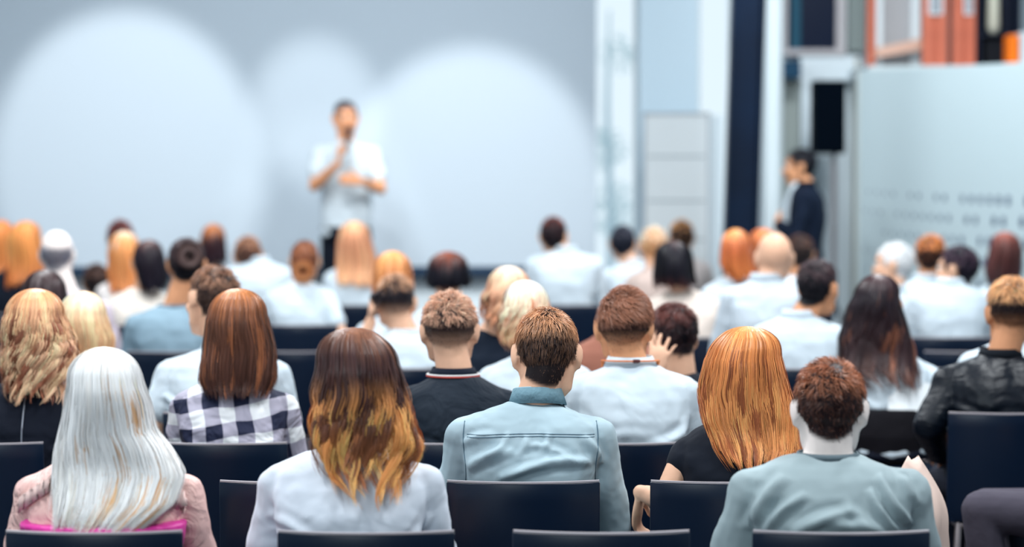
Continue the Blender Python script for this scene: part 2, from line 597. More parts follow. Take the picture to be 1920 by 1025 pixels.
for k, (a, b, lab) in enumerate(((1734, 1779, 'wide terracotta panel with a small framed plaque standing on the high ledge'),
                                 (1790, 1832, 'terracotta panel beside the dark shelving on the high ledge'))):
    q = standbox(a, b, -260, 17.3, 0.1)
    cp = empty('cladding_panel', ((q[0] + q[1]) / 2, 17.35, zl))
    tagit(cp, lab, 'panel', 'terracotta panels on the ledge')
    h_ = (q[1] - q[0]) / 2
    g = MB(); g.box(-h_, -h_ * 0.25, -0.05, 0.05, 0, q[5] - zl); g.box(h_ * 0.2, h_, -0.05, 0.05, 0, q[5] - zl)
    g.box(-h_ * 0.25, h_ * 0.2, -0.03, 0.05, 0, q[5] - zl)
    g.build('panel_board', TERRA, cp, bevel=0.004)
    t, bt = (P(1745, -30, 17.24).z - zl, P(1745, 27, 17.24).z - zl)
    pw = h_ * (0.6 if k == 0 else 0.4)
    ox = 0 if k == 0 else h_ * 0.35
    g = MB(); g.box(ox - pw, ox + pw, -0.062, -0.05, bt, t); f_ = g.build('plaque_frame', FRAMEW, cp, bevel=0.004)
    g = MB(); g.box(ox - pw * 0.75, ox + pw * 0.75, -0.066, -0.062, bt + 0.015, t - 0.015); g.build('plaque_plate', mat('plate_grey', S(150, 158, 166), rough=0.4), f_)
q = standbox(1779, 1790, -260, 17.5, 0.05)
struct('trim_5', [q], mat('rose_grey', S(150, 128, 128), rough=0.7))
sh = empty('dark_shelving', (P(1868, 100, 17.4).x, 17.4, zl))
tagit(sh, 'dark navy open shelving beside the terracotta panels on the high ledge', 'shelving')
hw_ = P(1905, 100, 17.4).x - sh.location.x
g = MB(); g.box(-hw_, hw_, 0.15, 0.17, 0, 2.2); g.build('back_board', mat('shelf_navy', S(14, 24, 44), rough=0.6), sh)
zs_ = P(1868, 68, 17.4).z - zl
for zz in (zs_, zs_ + 0.75):
    g = MB(); g.box(-hw_, hw_, -0.1, 0.15, zz, zz + 0.015); g.build('shelf', mat('shelf_navy2', S(30, 38, 56), rough=0.6), sh, bevel=0.003)
for s_ in (-1, 1):
    g = MB(); g.box(s_ * hw_ - 0.01, s_ * hw_ + 0.01, -0.1, 0.15, 0, 2.2); g.build('side_board', mat('shelf_navy', S(14, 24, 44)), sh)
z2 = zl + zs_ + 0.016
cx_ = P(1864, 40, 17.4).x
g = MB(); g.loft([(0, 0, 0, 0.03, 0.03), (0, 0, 0.05, 0.045, 0.045), (0, 0, 0.28, 0.04, 0.04), (0, 0, 0.34, 0.02, 0.02), (0, 0, 0.5, 0.022, 0.022)], n=20, sq=2)
tagit(g.build('ceramic_vase', mat('cream_ceramic', S(206, 206, 190), rough=0.4), smooth=True, loc=(cx_, 17.42, z2)), 'tall cream vase standing on the dark navy shelf', 'vase')
q = standbox(1848, 1886, 76, 17.33, 0.2)
g = MB(); g.box((q[0] - q[1]) / 2, (q[1] - q[0]) / 2, 0, 0.18, 0, q[5] - zl)
tagit(g.build('storage_box', mat('black_card', S(5, 12, 22), rough=0.7), bevel=0.006, loc=((q[0] + q[1]) / 2, 17.34, zl)), 'black box on the ledge below the dark navy shelf', 'box')
q = standbox(1908, 1924, 68, 17.3, 0.2)
g = MB(); g.box(-0.04, 0.03, 0, 0.2, 0, q[5] - zl)
tagit(g.build('ring_binder', mat('orange_card', S(255, 128, 30), rough=0.5), bevel=0.01, loc=(P(1900, 90, 17.08).x + 0.01, 17.07, zl)), 'bright orange upright binder on the ledge right of the black box', 'binder')
g = MB(); g.box(-0.05, 0.05, 0, 0.2, 0, q[5] - zl + 0.02)
tagit(g.build('ring_binder', mat('white_card', S(222, 232, 240), rough=0.5), bevel=0.01, loc=(P(1919, 90, 17.08).x + 0.03, 17.07, zl)), 'white upright binder on the ledge right of the orange one', 'binder')

# white partition with small printed marks
pa = Vector(((1611 - 960) / (FPX / 16.8), 16.8, 0))
pb = Vector(((1920 - 960) / (FPX / 15.4), 15.4, 0))
pd = (pb - pa)
L0 = pd.length
ang = math.atan2(pd.y, pd.x)
pt = empty('exhibition_partition', pa, ang)
tagit(pt, 'long white partition wall printed with rows of small grey marks on the right', 'partition')
g = MB(); g.box(0, L0 * 2.0, 0, 0.08, 0, 2.32); g.build('partition_board', mat('partition_white', S(184, 202, 208), rough=0.55), pt, bevel=0.004)
g = MB(); g.box(-0.03, 0.0, -0.01, 0.09, 0, 2.32); g.build('edge_post', mat('post_grey', S(190, 200, 200), rough=0.5), pt)
g = MB()
rng = random.Random(9)
for r in range(9):
    z = 1.44 - r * 0.135
    for c in range(26):
        x = 0.10 + c * 0.087 - r * 0.045
        if x < 0.05: continue
        k = min(1.0, 0.25 + 0.75 * x / L0)
        w_, h_ = 0.020 * k, 0.034 * k
        if rng.random() < 0.12: continue
        zz = z + 0.05 * (1 - x / L0) ** 2
        g.box(x - w_, x + w_, -0.0015, 0.0, zz - h_, zz + h_)
        if c % 3 == 0: g.box(x - w_ * 1.4, x + w_ * 1.4, -0.0016, 0.0, zz - h_ * 0.2, zz + h_ * 0.2)
g.build('printed_marks', mat('print_grey', S(88, 102, 124), rough=0.6), pt)

# loudspeaker on a stand
Ysp = 17.2
q = prect(1526, 1587, 151, 288, Ysp)
sx, sz0, sz1 = (q[0] + q[1]) / 2, q[4], q[5]
pole_x = P(1567, 400, Ysp).x
ss = empty('speaker_stand', (pole_x, Ysp + 0.1, 0))
tagit(ss, 'thin grey tripod stand carrying the black loudspeaker', 'speaker stand')
g = MB(); g.tube([(0, 0, 0.1), (0, 0, sz0)], 0.019, n=14); g.build('pole', mat('pole_grey', S(128, 124, 128), rough=0.4, metal=0.3), ss, True)
g = MB(); g.tube([(0, 0, 0.72), (0, 0, 0.9)], 0.028, n=14); g.build('collar', NAVY, ss, True)
for k in range(3):
    a = k * 2.094 + 0.5
    g = MB(); g.tube([(0, 0, 0.72), (math.cos(a) * 0.3, math.sin(a) * 0.3, 0.02)], 0.012, n=8); g.build('leg', NAVY, ss, True)
lsx = empty('loudspeaker', (sx, Ysp + 0.1, sz0))
tagit(lsx, 'tall black loudspeaker mounted on a thin stand beside the white partition', 'loudspeaker')
hw_ = (q[1] - q[0]) / 2
hh = sz1 - sz0
g = MB(); g.box(-hw_, hw_, -0.09, 0.13, 0, hh); g.build('cabinet', mat('speaker_black', S(2, 9, 18), rough=0.8, spec=0.05), lsx, bevel=0.012)
g = MB(); g.box(-hw_ + 0.012, hw_ - 0.012, -0.097, -0.088, 0.015, hh - 0.015); g.build('grille', mat('grille_black', S(3, 10, 20), rough=0.9, spec=0.03, bump=0.002, bscale=300), lsx, bevel=0.004)
# ------------------------------------------------------------------ people
def fast_mesh(name, V, Q, m, parent, cols=None, smooth=True):
    V = np.asarray(V, dtype=np.float32); Q = np.asarray(Q, dtype=np.int32)
    me = bpy.data.meshes.new(name)
    me.vertices.add(len(V)); me.vertices.foreach_set('co', V.ravel())
    me.loops.add(Q.size); me.loops.foreach_set('vertex_index', Q.ravel())
    me.polygons.add(len(Q)); me.polygons.foreach_set('loop_start', np.arange(0, Q.size, 4, dtype=np.int32))
    me.polygons.foreach_set('use_smooth', [smooth] * len(Q))
    me.update(calc_edges=True)
    me.materials.append(m)
    if cols is not None:
        c = np.ones((len(V), 4), dtype=np.float32); c[:, :3] = cols
        set_col(me, np.clip(c, 0, 1))
    o = bpy.data.objects.new(name, me)
    COL.objects.link(o)
    if parent: o.parent = parent
    return o


def ribbons(paths, wd, w, cols):
    """paths (N,K,3), width direction (N,K,3), width (N,K), colours (N,K,3) -> verts, quads, colours"""
    N, K, _ = paths.shape
    L = paths - wd * w[..., None] * 0.5
    R = paths + wd * w[..., None] * 0.5
    V = np.stack([L, R], axis=2).reshape(-1, 3)
    C = np.repeat(cols[:, :, None, :], 2, axis=2).reshape(-1, 3)
    i = (np.arange(N)[:, None] * K + np.arange(K - 1)[None, :]).ravel() * 2
    Q = np.stack([i, i + 1, i + 3, i + 2], axis=1)
    return V, Q, C


def lin(c):
    return np.array(c[:3])


def sstep(x, a, b):
    t = np.clip((x - a) / (b - a + 1e-9), 0, 1)
    return t * t * (3 - 2 * t)


def hairline(p, style, nape=0.0):
    """p (N,3) in the head's frame -> 0..1, how much hair grows there"""
    x, y, z = p[:, 0], p[:, 1], p[:, 2]
    zt = np.where(y < -0.03, -0.072 - nape + 0.035 * (np.abs(x) / 0.06) ** 2, 0.0)
    zt = np.where((y >= -0.03) & (y < 0.018), 0.028, zt)
    zt = np.where((y >= 0.018) & (y < 0.036), 0.0, zt)
    zt = np.where(y >= 0.036, 0.05 + (y - 0.036) * 0.75, zt)
    m = sstep(z, zt - 0.008, zt + 0.006)
    inside = (np.linalg.norm(p - np.array([0, -0.01, 0.02]), axis=1) < 0.145)
    if style == 'bald':
        m = m * 0.0
    if style == 'fringe':
        m = m * (1 - sstep(z, 0.02, 0.05)) * 0.8
    return m * inside


def short_hair(parent, body, Hm, h, lod, rng):
    bvh = BVHTree.FromObject(body, bpy.context.evaluated_depsgraph_get())
    n = {0: 9000, 1: 3000, 2: 1300}[lod]
    n = int(n * h.get('dens', 1))
    wid = {0: 0.0013, 1: 0.0026, 2: 0.0045}[lod]
    Hi = Hm.inverted()
    c0 = Hm @ Vector((0, -0.012, 0.02))
    pts, nrm = [], []
    R3 = Hm.to_3x3()
    tries = 0
    while tries < n:
        tries += 1
        d = Vector((rng.normal(), rng.normal(), rng.normal() + 0.35)).normalized()
        d = (R3 @ d).normalized()
        hit = bvh.ray_cast(c0 + d * 0.22, -d, 0.2)
        if hit[0] is None: continue
        pts.append(Hi @ hit[0]); nn = hit[1]
        if nn.dot(d) < 0: nn = -nn
        nrm.append((R3.inverted() @ nn).normalized())
    p = np.array([tuple(v) for v in pts]); nr = np.array([tuple(v) for v in nrm])
    style = h.get('style', 'short')
    hm = hairline(p, style, h.get('nape', 0))
    prob = hm.copy()
    x, y, z = p.T
    top = sstep(z, h.get('z0', 0.01), h.get('z1', 0.07))
    if style == 'fade':
        prob *= 0.25 + 0.75 * sstep(z, -0.05, 0.0)
    keep = rng.random(len(p)) < prob
    p, nr, top = p[keep], nr[keep], top[keep]
    N = len(p)
    wh = np.array(h.get('whorl', (0.008, -0.065, 0.095)))
    t = p - wh
    t = t - (t * nr).sum(1)[:, None] * nr
    tn = np.linalg.norm(t, axis=1)[:, None] + 1e-6
    t = t / tn
    sw = np.cross(nr, t)
    fw = np.clip(1 - tn / 0.08, 0, 1)
    flow = t * (1 - 0.75 * fw[:, :1] if fw.ndim > 1 else 1) + sw * (0.6 * fw + 0.15)
    side = h.get('sweep')
    if side is not None: flow = flow * 0.6 + np.array(side) * top[:, None]
    L = h.get('side', 0.010) + (h.get('top', 0.028) - h.get('side', 0.010)) * top
    L = L * (0.7 + 0.6 * rng.random(N))
    lift = h.get('lift', 0.55)
    # neighbouring hairs lean together in tufts
    cl = np.floor(p * h.get('tuft', 70)).astype(int)
    hsh = (cl[:, 0] * 73856093 ^ cl[:, 1] * 19349663 ^ cl[:, 2] * 83492791) % 997
    tr = np.random.RandomState(7).normal(size=(997, 3))
    jit = tr[hsh] * h.get('mess', 0.25) + rng.normal(size=(N, 3)) * (0.10 + 0.35 * fw)
    d1 = nr * lift + flow * 0.7 + jit
    d1 /= np.linalg.norm(d1, axis=1)[:, None]
    d2 = nr * lift * 0.15 + flow + jit
    d2 /= np.linalg.norm(d2, axis=1)[:, None]
    K = 4
    path = np.zeros((N, K, 3))
    path[:, 0] = p - nr * 0.001
    curl = h.get('curl', 0)
    ph = rng.random(N) * 6.28
    for k in range(1, K):
        f = k / (K - 1)
        dd = d1 * (1 - f) + d2 * f
        path[:, k] = path[:, k - 1] + dd / np.linalg.norm(dd, axis=1)[:, None] * (L / (K - 1))[:, None]
        if curl:
            path[:, k] += (np.cos(ph + f * 7)[:, None] * sw + np.sin(ph + f * 7)[:, None] * nr) * curl
    # hairs bend round the skull instead of leaving it
    cR, RR = np.array([0, -0.012, 0.025]), np.array([0.078, 0.099, 0.09])
    e0 = np.linalg.norm((path[:, 0] - cR) / RR, axis=1)
    for k in range(1, K):
        ek = np.linalg.norm((path[:, k] - cR) / RR, axis=1)
        lim = e0 + (0.10 + 0.55 * lift) * (L / 0.09) * (k / (K - 1)) ** 0.6 + 0.03 * rng.random(N)
        s_ = np.where(ek > lim, lim / ek, 1.0)
        path[:, k] = cR + (path[:, k] - cR) * s_[:, None]
    wd = np.cross(d1, nr) + rng.normal(size=(N, 3)) * 0.35
    wd /= np.linalg.norm(wd, axis=1)[:, None]
    wd = np.repeat(wd[:, None, :], K, axis=1)
    w = np.tile(np.array([1.0, 1.0, 0.8, 0.25]), (N, 1)) * wid * (0.7 + 0.6 * rng.random(N))[:, None]
    a, b = lin(h['col']), lin(h.get('col2', h['col']))
    # root-to-tip colour: second colour towards the top paints in the lit crown
    mixv = np.clip(top * 0.75 + 0.25 * rng.random(N), 0, 1)
    if style == 'fade': mixv = mixv * (0.3 + 0.7 * top)
    base = a[None] * (1 - mixv[:, None]) + b[None] * mixv[:, None]
    base = base * 1.45 * (0.65 + 0.7 * rng.random(N))[:, None] * (0.8 + 0.4 * (hsh[:, None] % 7) / 6)
    cols = base[:, None, :] * np.linspace(0.75, 1.15, K)[None, :, None]
    V, Q, C = ribbons(path, wd, w, cols)
    Vw = np.array(R3) @ V.T
    V = Vw.T + np.array(Hm.translation)
    return fast_mesh('hair', V, Q, hair_mat(), parent, C)


def long_hair(parent, M, h, prof, yh, backy, lod, rng):
    """M world matrix of the person; prof rows (z, cx, halfwidth); yh the head's y; backy(z) the y of the torso's back"""
    Mi = np.array(M.inverted())
    prof = sorted(prof, key=lambda r: -r[0])
    Z = np.array([r[0] for r in prof]); CX = np.array([r[1] for r in prof]); W = np.array([r[2] for r in prof])
    ztop = Z[0]
    drop = ztop - Z
    RYd = np.array([0, .01, .03, .06, .10, .15, .19, .25, .32, 1.0]); RYv = np.array([0.0, .045, .072, .094, .108, .112, .105, .085, .05, .045])
    # arc length table
    ts = np.linspace(0, 1, 60)
    zz = np.interp(ts, np.linspace(0, 1, 120), np.interp(np.linspace(0, 1, 120), np.linspace(0, 1, 120), ztop - (ztop - Z[-1]) * (np.linspace(0, 1, 120) ** 1.35)))
    dr = ztop - zz
    ww = np.interp(dr, drop, W)
    # round dome between the top rows
    d1 = drop[1] if len(drop) > 1 else 0.05
    dome = 0.085
    wd_ = np.interp(dome, drop, W)
    ww = np.where(dr < dome, wd_ * np.sqrt(np.clip(1 - (1 - dr / dome) ** 2, 0, 1)) ** 0.96, ww)
    cc = np.interp(dr, drop, CX)
    ry = np.interp(dr, RYd, RYv)
    yb = yh - 0.012 - ry
    bk = np.array([backy(z) for z in zz]) - 0.012
    k = sstep(dr, 0.10, 0.38)
    kf = sstep(dr, 0.15, 0.30)
    yb = np.where(dr < 0.10, yb, (1 - k) * (yh - 0.012 - np.maximum(ry, 0.106)) + k * np.minimum(yh - 0.10, bk - 0.040))
    yb = np.where(dr > 0.14, np.minimum(yb, bk - 0.034), yb)
    pad = np.concatenate([np.full(4, yb[0]), yb, np.full(4, yb[-1])])
    sm_ = np.convolve(pad, np.ones(9) / 9, mode='valid')
    yb = np.where(dr > 0.12, np.minimum(sm_, yb + 0.004), yb)
    yc = yb + ry
    NC = {0: h.get('nc', 190), 1: 90, 2: 45}[lod]
    per = {0: h.get('per', 22), 1: 12, 2: 8}[lod]
    wid = {0: 0.0026, 1: 0.005, 2: 0.009}[lod] * h.get('wid', 1)
    K = {0: 26, 1: 16, 2: 10}[lod]
    N = NC * per
    cid = np.repeat(np.arange(NC), per)
    fr = math.radians(h.get('open', 118))
    phc = rng.uniform(-fr, fr, NC)
    phi0 = phc[cid] + rng.normal(size=N) * 0.10
    t0 = rng.random(N) ** 1.3 * 0.30
    t0[: N // 2] *= 0.25
    tend_c = 1 - rng.random(NC) * h.get('ragged', 0.12)
    tend = np.clip(tend_c[cid] - rng.random(N) * 0.06, 0.4, 1)
    side = np.abs(phc[cid]) > math.radians(95)
    rad_c = rng.uniform(0.90, 1.0, NC)
    rad = rad_c[cid] + rng.normal(size=N) * 0.012
    s = np.linspace(0, 1, K)[None, :]
    T = t0[:, None] + (tend - t0)[:, None] * s
    ti = T * 59
    g = lambda A: np.interp(T.ravel(), ts, A).reshape(T.shape)
    w_, c_, r_, y_, z_, q_ = g(ww), g(cc), g(ry), g(yc), g(zz), g(kf)
    amp = h.get('wave', 0.0)
    k_ = h.get('waves', 3.0)
    phw = rng.random(NC) * 6.28
    grow = sstep(T, 0.25, 0.7)
    clump = 1 - h.get('clump', 0.5) * sstep(T, 0.35, 1.0)
    phi = phc[cid][:, None] + (phi0 - phc[cid])[:, None] * clump
    wav = amp * grow * np.sin(T * k_ * 6.28 + phw[cid][:, None] + rng.normal(size=N)[:, None] * 0.25)
    # the lower part of the hair narrows its sweep so it hangs behind
    phi = phi * (1 - 0.14 * sstep(ztop - z_, 0.2, 0.34))
    x = c_ + w_ * rad[:, None] * np.sin(phi) + wav
    cph = np.cos(phi)
    y = y_ - r_ * rad[:, None] * np.sign(cph) * np.abs(cph) ** (1 - 0.6 * q_) + amp * 0.5 * grow * np.cos(T * k_ * 6.28 + phw[cid][:, None])
    fly = rng.random(N) < h.get('fly', 0.05)
    x = x + np.where(fly, 1, 0)[:, None] * np.sin(phi) * 0.008 * s
    zj = z_ + 0.0
    path = np.stack([x, y, zj], axis=2)
    wdx = w_ * np.cos(phi); wdy = r_ * np.sin(phi)
    tilt = rng.normal(size=N)[:, None] * 0.25
    wd = np.stack([wdx, wdy, np.zeros_like(wdx)], axis=2)
    wd /= np.linalg.norm(wd, axis=2)[..., None] + 1e-6
    nn = np.stack([np.sin(phi), -np.cos(phi), np.zeros_like(phi)], axis=2)
    wd = wd + nn * tilt[..., None]
    wd /= np.linalg.norm(wd, axis=2)[..., None] + 1e-6
    tap = np.interp(s, [0, 0.1, 0.75, 1.0], [0.5, 1, 0.9, 0.15])
    w = np.repeat(tap, N, axis=0) * wid * (0.6 + 0.8 * rng.random(N))[:, None]
    ramp = h['ramp']
    rt = [r[0] for r in ramp]
    rc = np.array([lin(r[1]) for r in ramp])
    Tn = np.clip(T + rng.normal(size=NC)[cid][:, None] * 0.05, 0, 1)
    base = np.stack([np.interp(Tn.ravel(), rt, rc[:, i]).reshape(T.shape) for i in range(3)], axis=2)
    streak = h.get('streak')
    if streak is not None:
        sm = (rng.random(NC) < h.get('streakp', 0.3))[cid]
        sk = sm[:, None] * sstep(T, h.get('streak0', 0.1), h.get('streak0', 0.1) + 0.3)
        base = base * (1 - sk[..., None]) + lin(streak)[None, None] * sk[..., None]
    base = base * 1.42 * ((0.72 + 0.5 * rng.random(NC))[cid] * (0.75 + 0.5 * rng.random(N)))[:, None, None]
    V, Q, C = ribbons(path, wd, w, base)
    # lining under the strands
    ni = 49
    ej = (1 - h.get('ragged', 0.12) * 0.55) * rng.uniform(0.90, 1.0, ni)
    ej[1:-1] = (ej[1:-1] * 2 + ej[:-2]) / 3
    zi = np.linspace(0.02, 1.0, 22)[:, None] * ej[None, :]
    ph = np.linspace(-fr, fr, ni)
    ff = lambda A: np.interp(zi.ravel(), ts, A).reshape(zi.shape)
    w2, c2, r2, y2, z2 = ff(ww), ff(cc), ff(ry), ff(yc), ff(zz)
    ph2 = ph[None, :] * (1 - 0.14 * sstep(ztop - z2, 0.2, 0.34))
    lx = c2 + w2 * 0.9 * np.sin(ph2)
    cp2 = np.cos(ph2)
    ly = y2 - r2 * 0.88 * np.sign(cp2) * np.abs(cp2) ** (1 - 0.6 * ff(kf))
    lz = z2 - 0.006
    LV = np.stack([lx, ly, lz], axis=2).reshape(-1, 3)
    ii, jj = np.meshgrid(np.arange(21), np.arange(ni - 1), indexing='ij')
    b0 = (ii * ni + jj).ravel()
    LQ = np.stack([b0, b0 + 1, b0 + ni + 1, b0 + ni], axis=1) + len(V)
    LC = np.stack([np.interp(zi.ravel(), rt, rc[:, i]) for i in range(3)], axis=1) * 0.8
    V = np.concatenate([V, LV]); Q = np.concatenate([Q, LQ]); C = np.concatenate([C, LC])
    V = (Mi[:3, :3] @ V.T).T + Mi[:3, 3]
    return fast_mesh('hair', V, Q, hair_mat(), parent, C)


def bun_hair(parent, Hm, c, r, h, rng, lod):
    """a coil of hair pinned to the back of the head"""
    c = np.array(c)
    n = 260 if lod < 2 else 120
    K = 14
    a0 = rng.random(n) * 6.28
    rr = r * (0.45 + 0.5 * rng.random(n))
    tube = r * 0.42
    s = np.linspace(0, 1, K)[None]
    A = a0[:, None] + s * 2.4
    b = rng.random(n) * 6.28
    B = b[:, None] + s * 1.2
    R_ = r * 0.62 + tube * np.cos(B)
    path = np.stack([c[0] + R_ * np.cos(A), c[1] - np.abs(tube * 1.1 * np.sin(B)), c[2] + R_ * np.sin(A)], axis=2)
    wd = np.stack([-np.sin(B) * np.cos(A), -np.cos(B), -np.sin(B) * np.sin(A)], axis=2)
    wd /= np.linalg.norm(wd, axis=2)[..., None] + 1e-6
    w = np.full((n, K), 0.005)
    ca, cb = lin(h['col']), lin(h.get('col2', h['col']))
    m = rng.random(n)[:, None, None]
    cols = (ca * (1 - m) + cb * m) * np.ones((1, K, 1))
    V, Q, C = ribbons(path, wd, w, cols)
    V = (np.array(Hm.to_3x3()) @ V.T).T + np.array(Hm.translation)
    return fast_mesh('hair_bun', V, Q, hair_mat(), parent, C)


def hand(g, w, d, n, side, curl=0.5, sc=1.0, spread=1.0):
    """palm, four jointed fingers and a thumb leaving the side of the palm; n = the way the palm faces"""
    w, d, n = Vector(w), Vector(d).normalized(), Vector(n)
    n = (n - d * n.dot(d)).normalized()
    s = d.cross(n) * side
    g.tube([w - d * 0.01, w + d * 0.02 * sc, w + d * 0.055 * sc, w + d * 0.082 * sc], [0.027 * sc, 0.034 * sc, 0.040 * sc, 0.037 * sc], n=12, flat=0.42, ref=s)
    for off, L, r, ex in ((0.030, 0.072, 0.0092, 0.12), (0.010, 0.080, 0.0096, 0.03), (-0.011, 0.075, 0.0092, -0.05), (-0.030, 0.058, 0.0082, -0.15)):
        p = w + d * (0.086 * sc) + s * (off * sc)
        dd = (d + s * ex * spread).normalized()
        pts, rr = [p - dd * 0.012 * sc, p], [r * sc, r * sc]
        ang = 0
        for seg, an in ((0.45, 22), (0.30, 48), (0.25, 36)):
            ang += math.radians(an) * curl * (1 + abs(off) * 4)
            q = dd * math.cos(ang) + n * math.sin(ang)
            p = p + q * (L * seg * sc)
            pts.append(p); rr.append(r * sc * (0.92 if seg > 0.26 else 0.78))
        g.tube(pts, rr, n=8)
    p = w + d * 0.022 * sc + s * 0.026 * sc
    pts, rr = [p], [0.014 * sc]
    for L, v in ((0.036, d * 0.6 + s * 0.75 + n * 0.25), (0.030, d * 0.85 + s * 0.45 + n * 0.35), (0.024, d + s * 0.2 + n * 0.45)):
        p = p + v.normalized() * (L * sc)
        pts.append(p); rr.append((0.0125 if L > 0.03 else 0.0105 if L > 0.025 else 0.0085) * sc)
    g.tube(pts, rr, n=8)


SKINS = {'fair': S(238, 188, 158), 'tan': S(222, 158, 118), 'warm': S(232, 168, 126), 'pale': S(252, 238, 232)}


def torso_secs(z0, zN, W, lean, hipw, d=0.0, fem=False):
    W2 = W / 2
    H = zN - z0
    T = [(0.0, hipw * 0.86, 0.110), (0.05, hipw, 0.130), (0.16, hipw * 0.98, 0.125), (0.36, (0.135 if fem else 0.155) * W / 0.44, 0.100),
         (0.55, 0.152 * W / 0.44, 0.110), (0.70, W2 * 0.76, 0.116), (0.81, W2 * 0.80, 0.108), (0.88, W2 * 0.76, 0.096), (0.935, W2 * 0.58, 0.080),
         (0.975, W2 * 0.36, 0.066), (1.0, 0.058, 0.056)]
    out = []
    for u, rx, ry in T:
        y = lean * u ** 1.6 - 0.018 * math.sin(PI * min(1, max(0, (u - 0.3) / 0.7)))
        if fem and u > 0.3: ry = ry * 0.9
        out.append((0.0, y, z0 + H * u, rx + d, ry + d))
    return out


def ring_band(parent, name, c, rx, ry, rx2, ry2, h, m, tilt=0.0, th=0.005, n=28, fold=0.0, gap=None):
    """collar-like band of real thickness"""
    g = MB()
    rx, ry, rx2, ry2 = rx + 0.005, ry + 0.006, rx2 + 0.004, ry2 + 0.006
    c = (c[0], c[1] - 0.005, c[2])
    prof = [(0, rx, ry), (h, rx2, ry2), (h, rx2 - th, ry2 - th), (0, rx - th, ry - th)]
    rows = []
    for j in range(n):
        a = 2 * PI * j / n
        row = []
        for (z, a_, b_) in prof:
            x, y = a_ * math.cos(a), b_ * math.sin(a)
            row.append((c[0] + x, c[1] + y, c[2] + z + tilt * y / 0.06))
        rows.append(row)
    vs = [p for r in rows for p in r]
    fs = []
    for j in range(n):
        k = (j + 1) % n
        for i in range(4):
            fs.append((j * 4 + i, k * 4 + i, k * 4 + (i + 1) % 4, j * 4 + (i + 1) % 4))
    g.add(vs, fs)
    return g.build(name, m, parent, True)


def auto_folds(W, zN, rng):
    """creases that run from the armpits across the back"""
    out = []
    for sd in (-1, 1):
        for k in range(4):
            x0 = sd * (W / 2 - 0.035 - 0.01 * k)
            z0_ = zN - 0.17 - 0.035 * k + rng.uniform(-0.01, 0.01)
            out.append((x0, z0_, x0 - sd * rng.uniform(0.06, 0.14), z0_ - rng.uniform(0.02, 0.11), rng.uniform(0.006, 0.012), rng.uniform(0.010, 0.016)))
    for k in range(2):
        z0_ = zN - 0.22 - 0.06 * k
        out.append((rng.uniform(-0.1, -0.04), z0_, rng.uniform(0.04, 0.1), z0_ + rng.uniform(-0.02, 0.02), 0.004, 0.014))
    return out


def add_folds(o, folds, near):
    """raise cloth along crease lines given on the back (x0, z0, x1, z1, height, width)"""
    if not near or not folds: return
    me = o.data
    co = coords(me).astype(float)
    nn = np.empty(len(co) * 3, dtype=np.float32); me.vertices.foreach_get('normal', nn); nn = nn.reshape(-1, 3)
    back = np.clip(-nn[:, 1] * 1.6, 0, 1)
    d = np.zeros(len(co))
    for (x0, z0, x1, z1, h, w) in folds:
        ax, az = x1 - x0, z1 - z0
        L = ax * ax + az * az
        t = ((co[:, 0] - x0) * ax + (co[:, 2] - z0) * az) / L
        bow = 0.10 * math.sqrt(L) * np.sin(np.clip(t, 0, 1) * PI)
        tc = np.clip(t, 0, 1)
        px = x0 + ax * tc - az / math.sqrt(L) * bow * 0.7
        pz = z0 + az * tc + ax / math.sqrt(L) * bow * 0.7
        r = np.hypot(co[:, 0] - px, co[:, 2] - pz) / w
        fade = np.sin(np.clip(t * 0.9 + 0.08, 0, 1) * PI) ** 0.6
        d += h * fade * (np.exp(-r * r) - 0.35 * np.exp(-((r - 1.7) / 0.8) ** 2))
    co += nn * (d * back)[:, None]
    me.vertices.foreach_set('co', co.astype(np.float32).ravel())
    me.update()


_pn = [0]


